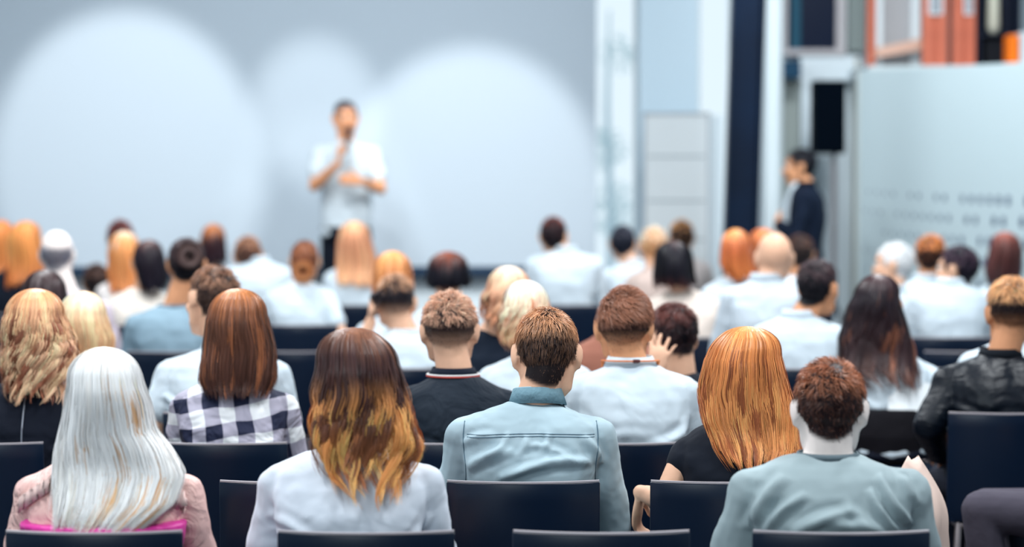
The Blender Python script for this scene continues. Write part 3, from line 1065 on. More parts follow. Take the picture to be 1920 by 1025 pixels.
def person(label, row, hx, hy, bx, W=0.44, neck=None, hair=None, skin='fair', top=None, fem=False, yaw=0, hyaw=0, hpitch=0, hroll=0,
           lean=0.05, sleeve='long', arms=None, group='seated audience', topm=None, lod=None, faced=False, stand=None, collar=None,
           prof=None, hs=None, folds=None, hipw=0.17, legs=None, botm=None, hairlen=None, dz=0.0, low=0.46):
    _pn[0] += 1
    rng = np.random.RandomState(100 + _pn[0])
    Y0 = row + 0.19 if stand is None else row
    if fem: lean += 0.055
    if lod is None: lod = 0 if row < 8.0 else (1 if row < 11.3 else 2)
    vox = {0: 0.0065, 1: 0.009, 2: 0.0115}[lod]
    if arms and lod > 0: vox = 0.007
    bpos = P(bx, 700, Y0)
    root = empty('person', (bpos.x, Y0, 0.0 if stand is None else stand), math.radians(yaw))
    tagit(root, label, 'person', group)
    M = Matrix.Translation(root.location) @ Matrix.Rotation(math.radians(yaw), 4, 'Z')
    Mi = M.inverted()
    hy_y = Y0 + lean + (-0.055 if fem else 0.02)
    topw = P(hx, hy, hy_y)
    thick = 0.012 if hair and hair.get('style') != 'bald' else 0.0
    topl = Mi @ topw
    Rh = Matrix.Rotation(math.radians(hyaw), 3, 'Z') @ Matrix.Rotation(math.radians(hroll), 3, 'Y') @ Matrix.Rotation(math.radians(hpitch), 3, 'X')
    if hs is None: hs = 1.0 if fem else 1.08
    if hair and 'top' in hair: thick = 0.006 + hair['top'] * 0.35
    hc = topl - Vector((0, 0, 0.116 * hs + thick))
    Hm = Matrix.Translation(hc) @ Rh.to_4x4() @ Matrix.Scale(hs, 4)
    if neck is not None:
        zN = P(bx, neck, Y0 - 0.06).z - (stand or 0)
    else:
        zN = topl.z - 0.262
    z0 = low if stand is None else 0.86
    g = MB()
    secs = torso_secs(z0, zN, W, lean, hipw, 0.0, fem)
    g.loft([(a_, b_, c_, rx_ - (0.008 if i_ > 4 else 0), ry_ - (0.008 if i_ > 4 else 0)) for i_, (a_, b_, c_, rx_, ry_) in enumerate(secs)])
    yN = secs[-1][1]
    nr = 0.048 if fem else 0.057
    nb = Vector((0, yN, zN - 0.04))
    nt = Hm @ Vector((0, -0.022, -0.035))
    g.tube([nb, nb.lerp(nt, 0.35) + Vector((0, -0.004, 0.0)), nb.lerp(nt, 0.7), nt], [nr * 1.08, nr * 1.04, nr, nr * 0.98], n=16)
    # shoulders, arms
    W2 = W / 2
    zS = zN - (0.105 if not fem else 0.100)
    yS = lean * 0.8
    H3 = lambda p: Hm @ Vector(p)
    joints = {}
    for sd in (-1, 1):
        Sx = Vector((sd * (W2 - 0.056), yS, zS))
        key = 'L' if sd < 0 else 'R'
        A = (arms or {}).get(key)
        if stand is None:
            E = Vector((sd * (W2 + 0.005), yS + 0.07, zS - 0.265)); Wr = Vector((sd * 0.13, yS + 0.27, max(0.63, zS - 0.37))); E.z = max(E.z, 0.60)
        else:
            E = Vector((sd * (W2 + 0.02), yS - 0.02, zS - 0.28)); Wr = Vector((sd * (W2 + 0.0), yS + 0.05, zS - 0.52))
        hd, hn, cu = None, Vector((0, 0, -1)), 0.5
        if A:
            E = Vector(A['e']); Wr = Vector(A['w']); hd = A.get('d'); hn = Vector(A.get('n', hn)); cu = A.get('curl', 0.5)
        joints[sd] = (Sx, E, Wr)
        ra = 0.040 if fem else 0.047
        g.tube([Vector((0, yN, zN - 0.055)), Sx.lerp(Vector((0, yN, zN - 0.04)), 0.45) + Vector((0, 0, 0.004)), Sx], [0.034, 0.040, ra * 1.14], n=12)
        g.tube([Sx, Sx.lerp(E, 0.35), Sx.lerp(E, 0.8), E], [ra * 1.2, ra * 1.05, ra * 0.85, ra * 0.78], n=14)
        g.tube([E, E.lerp(Wr, 0.3), E.lerp(Wr, 0.8), Wr], [ra * 0.80, ra * 0.84, ra * 0.62, ra * 0.55], n=14)
        hd = Vector(hd) if hd is not None else (Wr - E).normalized() * 0.6 + Vector((-sd * 0.2, 0.6, -0.15 if stand is None else -0.8))
        hand(g, Wr + hd.normalized() * 0.012, hd, hn, (1 if sd > 0 else -1) * (A.get('ts', 1) if A else 1), cu, 0.9 if fem else 1.0, (A or {}).get('spread', 1.0))
    # legs
    leg = []
    for sd in (-1, 1):
        if stand is None:
            hp = Vector((sd * 0.09, 0.03, z0 + 0.085)); kn = Vector((sd * 0.13, 0.42, 0.505)); an = Vector((sd * 0.12, 0.40, 0.10))
            if legs: kn = Vector(legs[0 if sd < 0 else 1][0]); an = Vector(legs[0 if sd < 0 else 1][1])
        else:
            hp = Vector((sd * 0.09, 0.0, 0.90)); kn = Vector((sd * 0.11, 0.02, 0.50)); an = Vector((sd * 0.12, -0.02, 0.10))
        leg.append((hp, kn, an))
        g.tube([hp, hp.lerp(kn, 0.5), kn], [0.082, 0.070, 0.052], n=14)
        g.tube([kn, kn.lerp(an, 0.3), an], [0.052, 0.053, 0.036], n=14)
        g.tube([an, an + Vector((0, 0.03, -0.05)), an + Vector((0, 0.13, -0.065))], [0.035, 0.032, 0.026], n=10)
    # head
    def E3(c, r, rot=None):
        g.ell(Hm @ Vector(c), [q * hs for q in r], Rh @ (rot if rot is not None else Matrix.Identity(3)))
    wf = 0.96 if fem else 1.0
    E3((0, -0.012, 0.028), (0.076 * wf, 0.097, 0.088))
    E3((0, 0.028, -0.030), (0.062 * wf, 0.064, 0.078))
    E3((0, 0.050, -0.093), (0.030 * wf, 0.032, 0.022))
    for sd in (-1, 1):
        g.tube([H3((sd * 0.058 * wf, -0.002, -0.035)), H3((sd * 0.050 * wf, 0.02, -0.075)), H3((sd * 0.018, 0.062, -0.098))], [0.016, 0.018, 0.016], n=10)
        er = Matrix.Rotation(-sd * math.radians(24), 3, 'Z') @ Matrix.Rotation(math.radians(-10), 3, 'X')
        E3((sd * 0.081 * wf, -0.012, 0.0), (0.0085, 0.019, 0.031), er)
        E3((sd * 0.078 * wf, -0.004, -0.026), (0.009, 0.011, 0.012))
        E3((sd * 0.036, 0.070, -0.022), (0.022, 0.018, 0.020))
        E3((sd * 0.010, 0.098, -0.033), (0.009, 0.011, 0.009))
    g.tube([H3((0, 0.084, 0.018)), H3((0, 0.095, -0.008)), H3((0, 0.106, -0.030))], [0.009, 0.010, 0.012], n=10)
    E3((0, 0.074, 0.030), (0.050, 0.020, 0.014))
    E3((0, 0.084, -0.058), (0.026, 0.014, 0.010)); E3((0, 0.083, -0.068), (0.022, 0.013, 0.009))
    body = g.remesh('body', vox, skin_mat('skin', SKINS['fair']), root, iters=4)
    # skin colour and the shade of close-cropped hair on the scalp
    co = coords(body.data)
    Hi = np.array(Hm.inverted())
    hp_ = (Hi[:3, :3] @ co.T).T + Hi[:3, 3]
    sk = lin(SKINS[skin])
    cols = np.ones((len(co), 4)); cols[:, :3] = sk
    if hair:
        st = hair.get('style', 'short')
        m_ = hairline(hp_, st, hair.get('nape', 0))
        if st == 'fade':
            m_ = m_ * (0.12 + 0.88 * sstep(hp_[:, 2], -0.055, 0.015))
        if st == 'bald': m_ = m_ * 0
        hcol = lin(hair['col'] if 'col' in hair else hair['ramp'][0][1]) * 0.8
        cols[:, :3] = cols[:, :3] * (1 - m_[:, None]) + hcol * m_[:, None]
        lipm = np.exp(-(((hp_ - np.array([0, 0.094, -0.063])) / np.array([0.024, 0.016, 0.009])) ** 2).sum(1) * 1.2)
        cols[:, :3] = cols[:, :3] * (1 - 0.5 * lipm[:, None]) + np.array([0.45, 0.12, 0.10]) * 0.5 * lipm[:, None]
    set_col(body.data, cols)
    body_o = body
    if faced:
        for sd in (-1, 1):
            e = MB(); e.ell((0, 0, 0), (0.0125, 0.0125, 0.0125), n=14, m=10)
            eo = e.build('eye', mat('eye_white', S(230, 230, 228), rough=0.2), root, True)
            eo.matrix_basis = Matrix.Translation(Hm @ Vector((sd * 0.031, 0.0785, 0.008)))
            e = MB(); e.ell((0, 0.0085, 0), (0.0062, 0.005, 0.0062), Rh, n=12, m=8)
            io = e.build('iris', mat('iris', S(40, 28, 24), rough=0.15), eo, True)
            b = MB(); b.tube([H3((sd * 0.014, 0.0935, 0.029)), H3((sd * 0.032, 0.091, 0.034)), H3((sd * 0.050, 0.078, 0.029))], [0.003, 0.0042, 0.002], n=8)
            b.build('eyebrow', mat('brow', S(60, 40, 32), rough=0.7), root, True)
    # clothes
    near = lod == 0
    s = MB()
    dcl = 0.010 if not fem else 0.008
    bb = torso_secs(z0 - 0.0, zN, W, lean, hipw, dcl, fem)
    bb = bb[:-1] + [(0, bb[-1][1], zN - 0.004, 0.066 if not fem else 0.060, 0.062)]
    s.loft(bb)
    for sd in (-1, 1):
        Sx, E, Wr = joints[sd]
        ra = (0.040 if fem else 0.047) + dcl
        s.tube([Vector((0, yN, zN - 0.058)), Sx.lerp(Vector((0, yN, zN - 0.045)), 0.45) + Vector((0, 0, 0.004)), Sx], [0.050, 0.052, ra * 1.1], n=12)
        if sleeve == 'long':
            s.tube([Sx, Sx.lerp(E, 0.35), Sx.lerp(E, 0.8), E], [ra * 1.12, ra * 1.06, ra * 0.98, ra * 0.94], n=14)
            s.tube([E, E.lerp(Wr, 0.35), E.lerp(Wr, 0.9)], [ra * 0.95, ra * 0.9, ra * 0.72], n=14)
        elif sleeve == 'rolled':
            s.tube([Sx, Sx.lerp(E, 0.35), Sx.lerp(E, 0.8), E], [ra * 1.12, ra * 1.06, ra * 0.98, ra * 0.94], n=14)
            s.tube([E, E.lerp(Wr, 0.25)], [ra * 0.95, ra * 0.95], n=14)
        elif sleeve == 'short':
            s.tube([Sx, Sx.lerp(E, 0.3), Sx.lerp(E, 0.58)], [ra * 1.12, ra * 1.12, ra * 1.10], n=14)
        elif sleeve == 'cap':
            s.tube([Sx, Sx.lerp(E, 0.16)], [ra * 1.14, ra * 1.12], n=14)
    if topm is None:
        topm = mat('cloth_%s' % '_'.join('%d' % int(c * 1000) for c in top[:3]), top, rough=0.85, spec=0.2, bump=0.012, bscale=7, distort=1.0, detail=1.5)
    disp = [(0.020, 0.12, 1), (0.005, 0.05, 1)] if near else [(0.016, 0.10, 1)]
    shirt = s.remesh('shirt' if stand is None or not stand == 0 else 'jacket', vox, topm, root, iters=4 if near else 2, disp=disp)
    add_folds(shirt, folds if folds is not None else auto_folds(W, zN, rng), near)
    t = MB()
    tb = torso_secs(z0 - 0.012, zN, W, lean, hipw, 0.014, fem)[:3]
    t.loft(tb)
    for hp, kn, an in leg:
        t.tube([hp, hp.lerp(kn, 0.5), kn], [0.092, 0.080, 0.064], n=14)
        t.tube([kn, kn.lerp(an, 0.4), an + Vector((0, 0, -0.005))], [0.064, 0.062, 0.052], n=14)
    t.remesh('trousers', max(vox, 0.009), botm or mat('trouser_navy', S(18, 24, 40), rough=0.8, bump=0.01, bscale=9), root, iters=3)
    for hp, kn, an in leg:
        f = MB()
        yb_ = an.y
        f.loft([(an.x, yb_ + 0.055, 0.003, 0.042, 0.125), (an.x, yb_ + 0.055, 0.02, 0.044, 0.128), (an.x, yb_ + 0.045, 0.045, 0.041, 0.112), (an.x, yb_ + 0.0, 0.075, 0.043, 0.062), (an.x, yb_ - 0.005, 0.10, 0.046, 0.052)], n=18)
        f.build('shoe', mat('shoe_dark', S(24, 20, 24), rough=0.5), root, True)
    # hair
    def backy(z):
        zs = [q[2] for q in secs]; ys = [q[1] - q[4] for q in secs]
        return Y0 + float(np.interp(z - (stand or 0), zs, ys)) - dcl
    if hair:
        if 'ramp' in hair:
            hl = hairlen or 0.4
            if prof:
                pr = []
                for (py, xl, xr) in prof:
                    dpt = topw.y - 0.10 if py - hy < 60 else Y0 - 0.12
                    a, b = P(xl, py, dpt), P(xr, py, dpt)
                    pr.append((a.z, (a.x + b.x) / 2, (b.x - a.x) / 2))
            else:
                fl = hair.get('flare', 1.0)
                rows = [(0, 0.02), (0.03, 0.062), (0.06, 0.082), (0.10, 0.090), (0.16, 0.094), (0.22, 0.094 * fl), (0.30, 0.10 * fl), (0.40, 0.10 * fl), (0.5, 0.09 * fl)]
                rows = [r for r in rows if r[0] < hl] + [(hl, np.interp(hl, [r[0] for r in rows], [r[1] for r in rows]) * 0.9)]
                pr = [(topw.z - d_, topw.x, w_) for d_, w_ in rows]
            long_hair(root, M, hair, pr, topw.y, backy, lod, rng)
        elif hair.get('style') != 'bald':
            short_hair(root, body_o, Hm, hair, lod, rng)
        if 'bun' in hair:
            bc, br_ = hair['bun']
            bun_hair(root, Hm, bc, br_, dict(col=hair.get('buncol', hair.get('col')), col2=hair.get('buncol2', hair.get('col2'))), rng, lod)
    return dict(root=root, body=body, shirt=shirt, zN=zN, yN=yN, Hm=Hm, topm=topm, M=M, joints=joints, secs=secs, Y0=Y0)


# ------------------------------------------------------------------ chairs
SHELL = mat('chair_shell', S(8, 26, 48), rough=0.32, spec=0.35, var=0.1, vscale=3)
EDGEM = mat('chair_edge', S(172, 166, 172), rough=0.45)
CHROME = mat('chair_chrome', S(170, 160, 162), rough=0.3, metal=0.8)


def curved_panel(g, hw, z0, z1, ybot, ytop, depth, th, n=14, m=8, sag=0.0):
    rows = []
    for i in range(m + 1):
        v = i / m
        z = z0 + (z1 - z0) * v
        yb = ybot + (ytop - ybot) * v
        rows.append([((-1 + 2 * j / n) * hw * (1 - 0.0), yb - depth * (1 - (-1 + 2 * j / n) ** 2), z - sag * v * (1 - (-1 + 2 * j / n) ** 2)) for j in range(n + 1)])
    vs, fs = [], []
    for k, off in enumerate((0, th)):
        for r in rows:
            vs += [(x, y + off, z) for x, y, z in r]
    W_ = n + 1
    N_ = W_ * (m + 1)
    for i in range(m):
        for j in range(n):
            a = i * W_ + j
            fs.append((a, a + 1, a + W_ + 1, a + W_))
            fs.append((N_ + a, N_ + a + W_, N_ + a + W_ + 1, N_ + a + 1))
    for j in range(n):
        fs.append((j + 1, j, N_ + j, N_ + j + 1))
        a = m * W_ + j
        fs.append((a, a + 1, N_ + a + 1, N_ + a))
    for i in range(m):
        a, b = i * W_, (i + 1) * W_
        fs.append((a, b, N_ + b, N_ + a))
        a, b = a + n, b + n
        fs.append((b, a, N_ + a, N_ + b))
    g.add(vs, fs)
    return rows


def make_chair(label, group):
    r = empty('stacking_chair')
    tagit(r, label, 'chair', group)
    g = MB(); rows = curved_panel(g, 0.212, 0.43, 0.812, -0.150, -0.172, 0.045, 0.013)
    bk = g.build('backrest', SHELL, r, True, bevel=0.003)
    for p in bk.data.polygons: p.use_smooth = abs(p.normal.y) > 0.6
    g = MB(); curved_panel(g, 0.210, 0.8125, 0.8175, -0.1715, -0.1715, 0.045, 0.012, m=1)
    g.build('edge_band', EDGEM, bk)
    g = MB()
    rr = []
    for i, (y, z, hw) in enumerate(((-0.16, 0.435, 0.20), (-0.05, 0.432, 0.21), (0.12, 0.436, 0.212), (0.22, 0.436, 0.205), (0.25, 0.424, 0.195))):
        rr.append([(x * hw, y, z - 0.0 + 0.006 * x * x) for x in (-1, -.6, -.2, .2, .6, 1)] + [(x * hw, y, z - 0.014 + 0.006 * x * x) for x in (1, .6, .2, -.2, -.6, -1)])
    g.rings(rr)
    g.build('seat', SHELL, r, False)
    for sx in (-1, 1):
        for (a, b) in (((sx * 0.17, 0.19, 0.42), (sx * 0.20, 0.23, 0.012)), ((sx * 0.17, -0.15, 0.42), (sx * 0.20, -0.20, 0.012))):
            g = MB(); g.tube([a, b], 0.011, n=10); g.build('leg', CHROME, r, True)
    g = MB()
    g.tube([(-0.17, 0.19, 0.414), (0.17, 0.19, 0.414)], 0.010, n=8)
    g.tube([(-0.17, -0.15, 0.414), (0.17, -0.15, 0.414)], 0.010, n=8)
    for sx in (-1, 1):
        g.tube([(sx * 0.17, -0.15, 0.414), (sx * 0.17, 0.19, 0.414)], 0.010, n=8)
    g.build('seat_frame', CHROME, r, True)
    return r


def copy_tree(o, parent=None):
    c = o.copy(); COL.objects.link(c); c.parent = parent
    for ch in list(o.children): copy_tree(ch, c)
    return c


_chair = [None]


def chair(row, bx, label, rz=0, group='black chairs of the audience rows'):
    if _chair[0] is None:
        c = _chair[0] = make_chair(label, group)
    else:
        c = copy_tree(_chair[0]); c['label'] = label; c['group'] = group
    x = P(bx, 900, row + (0.19 if rz else 0.04)).x
    c.location = (x, row + 0.19, 0)
    c.rotation_euler = (0, 0, math.radians(rz))
    return c


ROW = {k: 5.72 + 0.905 * i for i, k in enumerate('ABCDEFGHIJKLM')}
# ------------------------------------------------------------------ hair colours
BROWN = dict(col=S(74, 48, 38), col2=S(168, 120, 88))
DARKB = dict(col=S(34, 26, 28), col2=S(92, 62, 50))
BLACKH = dict(col=S(14, 16, 24), col2=S(40, 32, 36))
WHITE = S(212, 226, 236)
WHITE2 = S(216, 228, 236)


def hd(base, **k):
    d = dict(base); d.update(k); return d


def ramp(*r): return dict(ramp=[(t, S(*c)) for t, c in r])


# ---- row A (nearest)
pA1 = person('woman with very long white-blond straight hair in sheer pink ruffled blouse', ROW['A'], 183, 655, 190, W=0.475, neck=868,
    hair=hd(ramp((0, (240, 218, 188)), (0.08, (254, 250, 246)), (0.6, (254, 250, 246)), (1, (250, 242, 230))), wave=0.006, waves=1.6, ragged=0.22, streak=S(206, 160, 116), streakp=0.12, fly=0.06, nc=230),
    prof=[(655, 180, 186), (675, 140, 228), (700, 118, 250), (760, 100, 262), (820, 92, 274), (850, 88, 300), (900, 86, 332), (950, 90, 320), (1000, 92, 262), (1022, 110, 215)],
    fem=True, skin='fair', top=S(240, 178, 182), sleeve='rolled', group='audience in the nearest row',
    topm=mat('sheer_pink', S(250, 204, 196), rough=0.6, spec=0.4, bump=0.02, bscale=14, var=0.15, vscale=5, distort=1.5))
pA2 = person('woman with long brown hair fading to ginger ends in white shirt', ROW['A'], 657, 618, 652, W=0.462, neck=848,
    hair=hd(ramp((0, (128, 84, 62)), (0.3, (66, 44, 44)), (0.55, (80, 52, 46)), (0.8, (150, 92, 58)), (1, (112, 74, 58))), wave=0.017, waves=2.8, ragged=0.42, streak=S(232, 156, 92), streakp=0.5, streak0=0.34, clump=0.8, fly=0.08, nc=150),
    prof=[(618, 652, 664), (640, 606, 712), (680, 584, 738), (740, 577, 752), (800, 578, 764), (850, 586, 786), (900, 604, 770), (940, 640, 750), (968, 664, 738)],
    fem=True, skin='fair', top=S(226, 234, 246), group='audience in the nearest row')
pA3 = person('man with short ginger-brown hair and bare pale neck in grey t-shirt', ROW['A'], 1556, 665, 1560, W=0.485, neck=858,
    hair=dict(col=S(44, 28, 30), col2=S(158, 100, 72), top=0.026, side=0.012, lift=0.7, mess=0.5, tuft=55, style='short'), skin='pale',
    top=S(132, 146, 150), sleeve='short', folds=[(-0.20, 0.80, -0.12, 0.93, 0.0187, .013), (-0.17, 0.80, -0.07, 0.89, 0.0136, .011), (-0.10, 0.80, 0.04, 0.845, 0.0170, .014), (-0.02, 0.815, 0.10, 0.80, 0.0136, .012), (0.19, 0.81, 0.11, 0.93, 0.0204, .012), (0.155, 0.80, 0.085, 0.90, 0.0153, .011), (0.12, 0.80, 0.02, 0.87, 0.0102, .013), (0.21, 0.86, 0.17, 0.96, 0.0119, .012)], group='audience in the nearest row', lean=0.07, hyaw=-4, hpitch=-10,
    topm=mat('grey_jersey', S(158, 175, 180), rough=0.75, spec=0.25, bump=0.008, bscale=5, detail=1.0, distort=0.3))
# ---- row B
pB1 = person('man with thick brown hair and swirled crown in light blue denim shirt', ROW['B'], 1025, 570, 995, W=0.468, neck=760,
    hair=dict(col=S(38, 30, 32), col2=S(186, 134, 98), top=0.030, side=0.018, lift=0.25, mess=0.10, tuft=60, z0=0.015, z1=0.065, dens=1.5, whorl=(0.02, -0.055, 0.10), nape=0.022), skin='fair',
    top=S(150, 178, 188), folds=[(-0.17, 0.84, -0.05, 0.89, 0.0170, .014), (-0.19, 0.90, -0.10, 0.93, 0.0102, .011), (-0.08, 0.815, 0.17, 0.855, 0.0238, .012), (-0.02, 0.86, 0.12, 0.87, 0.0136, .012), (0.0, 0.90, 0.10, 0.875, 0.0102, .010), (-0.06, 0.93, -0.12, 0.87, 0.0102, .010), (0.15, 0.92, 0.20, 0.84, 0.0136, .012), (0.05, 0.93, 0.03, 0.88, 0.0085, .009), (-0.01, 0.925, -0.03, 0.875, 0.0085, .009)], group='audience in the second row', lean=0.08, hpitch=-22, hs=1.14,
    topm=mat('denim_light', S(172, 194, 204), rough=0.8, spec=0.2, bump=0.010, bscale=9, detail=2.0, distort=0.5, var=0.08, vscale=9))
pB2 = person('woman with long straight ginger hair in black cap-sleeved top', ROW['B'], 1407, 615, 1393, W=0.41, neck=800,
    hair=hd(ramp((0, (206, 134, 78)), (0.3, (200, 122, 70)), (0.8, (222, 146, 88)), (1, (206, 128, 78))), wave=0.005, waves=2.2, ragged=0.22, streak=S(150, 84, 52), streakp=0.25, fly=0.1, clump=0.65, nc=210),
    prof=[(615, 1400, 1414), (640, 1358, 1455), (680, 1330, 1478), (740, 1320, 1492), (800, 1326, 1506), (850, 1345, 1512), (893, 1376, 1470)],
    fem=True, skin='fair', top=S(20, 26, 38), sleeve='cap', group='audience in the second row',
    arms={'L': dict(e=(-0.225, 0.03, 0.735), w=(-0.28, 0.19, 0.735), d=(-0.1, 0.25, -1), n=(0.7, -0.2, 0), curl=0.7)})
# ---- row C
pC1 = person('woman with wavy strawberry-blond hair in dark zipped dress at the left edge', ROW['C'], 55, 543, 48, W=0.40, neck=715,
    hair=hd(ramp((0, (190, 128, 84)), (0.25, (222, 164, 122)), (0.7, (226, 176, 140)), (1, (220, 170, 138))), wave=0.016, waves=3.6, ragged=0.25, streak=S(140, 86, 64), streakp=0.28, clump=0.8, fly=0.1, nc=150),
    prof=[(543, 48, 62), (560, 18, 92), (600, -6, 114), (660, -12, 124), (720, -6, 118), (766, 4, 102)],
    fem=True, skin='fair', top=S(14, 20, 34), sleeve='cap', group='audience in the third row')
pC2 = person('woman with straight reddish-brown hair in navy and white checked shirt', ROW['C'], 440, 543, 432, W=0.42, neck=715,
    hair=hd(ramp((0, (176, 112, 66)), (0.16, (150, 92, 58)), (0.4, (92, 58, 44)), (1, (72, 46, 40))), wave=0.003, waves=2, ragged=0.12, streak=S(150, 92, 62), streakp=0.15, clump=0.6, fly=0.06, nc=190),
    prof=[(543, 434, 446), (560, 400, 480), (600, 380, 498), (660, 370, 507), (720, 364, 510), (757, 380, 496)],
    fem=True, skin='fair', top=WHITE, group='audience in the third row', topm=gingham_mat())
pC3 = person('man with cropped fair-tipped hair and shaved neck in dark polo', ROW['C'], 843, 540, 856, W=0.40, neck=706,
    hair=dict(col=S(52, 38, 38), col2=S(206, 160, 134), top=0.024, side=0.004, lift=0.95, mess=0.5, tuft=90, z0=0.01, z1=0.05, style='fade', dens=1.2), skin='fair',
    top=S(22, 32, 46), sleeve='short', group='audience in the third row',
    topm=mat('polo_dark', S(26, 36, 48), rough=0.8, bump=0.02, bscale=6, distort=1.5))
pC4 = person('man with swept brown hair and shaved nape in white shirt with orange lanyard', ROW['C'], 1170, 530, 1188, W=0.43, neck=684,
    hair=dict(col=S(34, 24, 30), col2=S(150, 102, 80), top=0.048, side=0.005, lift=0.5, mess=0.14, tuft=45, z0=0.0, z1=0.05, style='fade', sweep=(0.7, -0.5, 0.0), dens=1.3), skin='warm',
    top=WHITE, group='audience in the third row', hyaw=-6, hroll=0)
# ---- row D
pD1 = person('man with curly brown-topped hair in black leather jacket at the right edge', ROW['D'], 1897, 512, 1880, W=0.47, neck=668,
    hair=dict(col=S(30, 22, 28), col2=S(214, 158, 110), top=0.036, side=0.006, lift=0.5, mess=0.35, tuft=75, curl=0.005, z0=0.03, z1=0.07, style='fade'), skin='tan',
    top=S(10, 18, 28), group='audience in the fourth row', lod=0,
    topm=mat('black_leather', S(5, 14, 26), rough=0.4, spec=0.3, bump=0.02, bscale=3.0, stretch=(1, 1, 3), distort=1.2),
    arms={'L': dict(e=(-0.262, 0.0, 0.75), w=(-0.20, 0.15, 0.63), d=(0.3, 1, -0.2))})
pD2 = person('man with short curly dark hair tilting his head, white polo sleeve showing', ROW['D'], 397, 492, 415, W=0.47, neck=655,
    hair=dict(col=S(46, 34, 34), col2=S(150, 110, 88), top=0.026, side=0.014, lift=0.6, mess=0.6, tuft=40, curl=0.004), skin='fair',
    top=WHITE, sleeve='short', group='audience in the fourth row', hyaw=35, hroll=10, hpitch=-6, lod=0,
    arms={'L': dict(e=(-0.25, 0.02, 0.74), w=(-0.16, 0.26, 0.64), d=(0.3, 1, 0))})
pD3 = person('woman with smooth pale-blond bob behind the woman in pink', ROW['D'], 148, 548, 150, W=0.38,
    hair=hd(ramp((0, (214, 156, 110)), (0.15, (236, 208, 178)), (0.5, (226, 182, 142)), (1, (220, 168, 124))), wave=0.002, ragged=0.05),
    prof=[(548, 141, 155), (565, 114, 180), (600, 100, 194), (640, 96, 199), (690, 100, 196)],
    fem=True, skin='fair', top=WHITE, group='audience in the fourth row', lod=0)
pD4 = person('person with dark curly hair resting the neck in one hand', ROW['D'], 1262, 563, 1280, W=0.40,
    hair=dict(col=S(20, 18, 26), col2=S(104, 58, 52), top=0.03, side=0.022, lift=0.5, mess=0.7, tuft=36, curl=0.006, dens=1.3), skin='fair',
    top=S(12, 20, 34), group='audience in the fourth row', hyaw=25, hpitch=-20, lod=0, lean=0.12,
    arms={'L': dict(e=(-0.22, 0.02, 0.80), w=(-0.115, -0.11, 0.915), d=(0.25, 0.12, 1), n=(0.3, 1, 0.1), curl=0.25, ts=-1, spread=2.2)})
pD5 = person('woman with white-gold wavy hair in white blouse behind the denim shirt man', ROW['D'], 985, 527, 1003, W=0.43, neck=668,
    hair=hd(ramp((0, (236, 222, 206)), (0.3, (238, 206, 180)), (1, (222, 156, 112))), wave=0.014, waves=2.6, ragged=0.2, streak=S(196, 124, 88), streakp=0.2, clump=0.7),
    prof=[(527, 978, 992), (545, 948, 1022), (590, 938, 1036), (640, 936, 1038), (668, 950, 1020)], fem=True, skin='fair', top=WHITE, group='audience in the fourth row')
# ---- row E
pE1 = person('woman with very long dark wavy hair in white blouse holding papers', ROW['E'], 1652, 515, 1665, W=0.40, neck=660,
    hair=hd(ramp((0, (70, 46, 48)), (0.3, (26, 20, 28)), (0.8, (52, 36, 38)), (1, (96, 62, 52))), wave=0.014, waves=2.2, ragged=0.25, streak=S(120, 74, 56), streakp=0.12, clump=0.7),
    prof=[(515, 1645, 1660), (535, 1618, 1688), (580, 1600, 1702), (640, 1588, 1714), (700, 1582, 1728), (738, 1640, 1724)], fem=True, skin='fair', top=WHITE,
    group='audience in the fifth row', low=0.53, lod=0, hipw=0.14, legs=[((-0.13, 0.42, 0.60), (-0.12, 0.42, 0.10)), ((0.13, 0.42, 0.60), (0.12, 0.42, 0.10))], arms={'R': dict(e=(0.22, 0.03, 0.80), w=(0.17, 0.22, 0.78), d=(0.0, 1, 0.1)), 'L': dict(e=(-0.23, 0.02, 0.76), w=(-0.05, 0.26, 0.76), d=(0.6, 0.8, 0))})
pE2 = person('woman with dark hair tucked low between red and grey-haired heads', ROW['E'], 84, 505, 86, W=0.40,
    hair=hd(ramp((0, (58, 42, 42)), (0.5, (44, 32, 36)), (1, (120, 86, 72)))), hairlen=0.30, fem=True, skin='fair', top=S(16, 24, 38), group='audience in the fifth row')
pE3 = person('woman with curly pink-blond hair in dark top behind the white blouse', ROW['E'], 952, 500, 912, W=0.36, neck=622,
    hair=hd(ramp((0, (232, 196, 172)), (0.3, (228, 176, 146)), (1, (206, 138, 100))), wave=0.02, waves=2.6, ragged=0.2, clump=0.8),
    prof=[(500, 944, 962), (520, 918, 990), (560, 908, 1000), (600, 902, 985), (622, 915, 960)], fem=True, skin='fair', top=S(12, 24, 40), group='audience in the fifth row')
pE4 = person('person in plain brown top hidden behind the lanyard man', ROW['E'], 1168, 545, 1148, W=0.40, neck=632,
    hair=hd(DARKB, top=0.02), skin='fair', top=S(150, 98, 82), group='audience in the fifth row')
pE5 = person('person in white shirt hidden behind the leather jacket man', ROW['E'], 1910, 535, 1904, W=0.43, neck=642,
    hair=hd(DARKB, top=0.02), skin='fair', top=WHITE, group='audience in the fifth row')
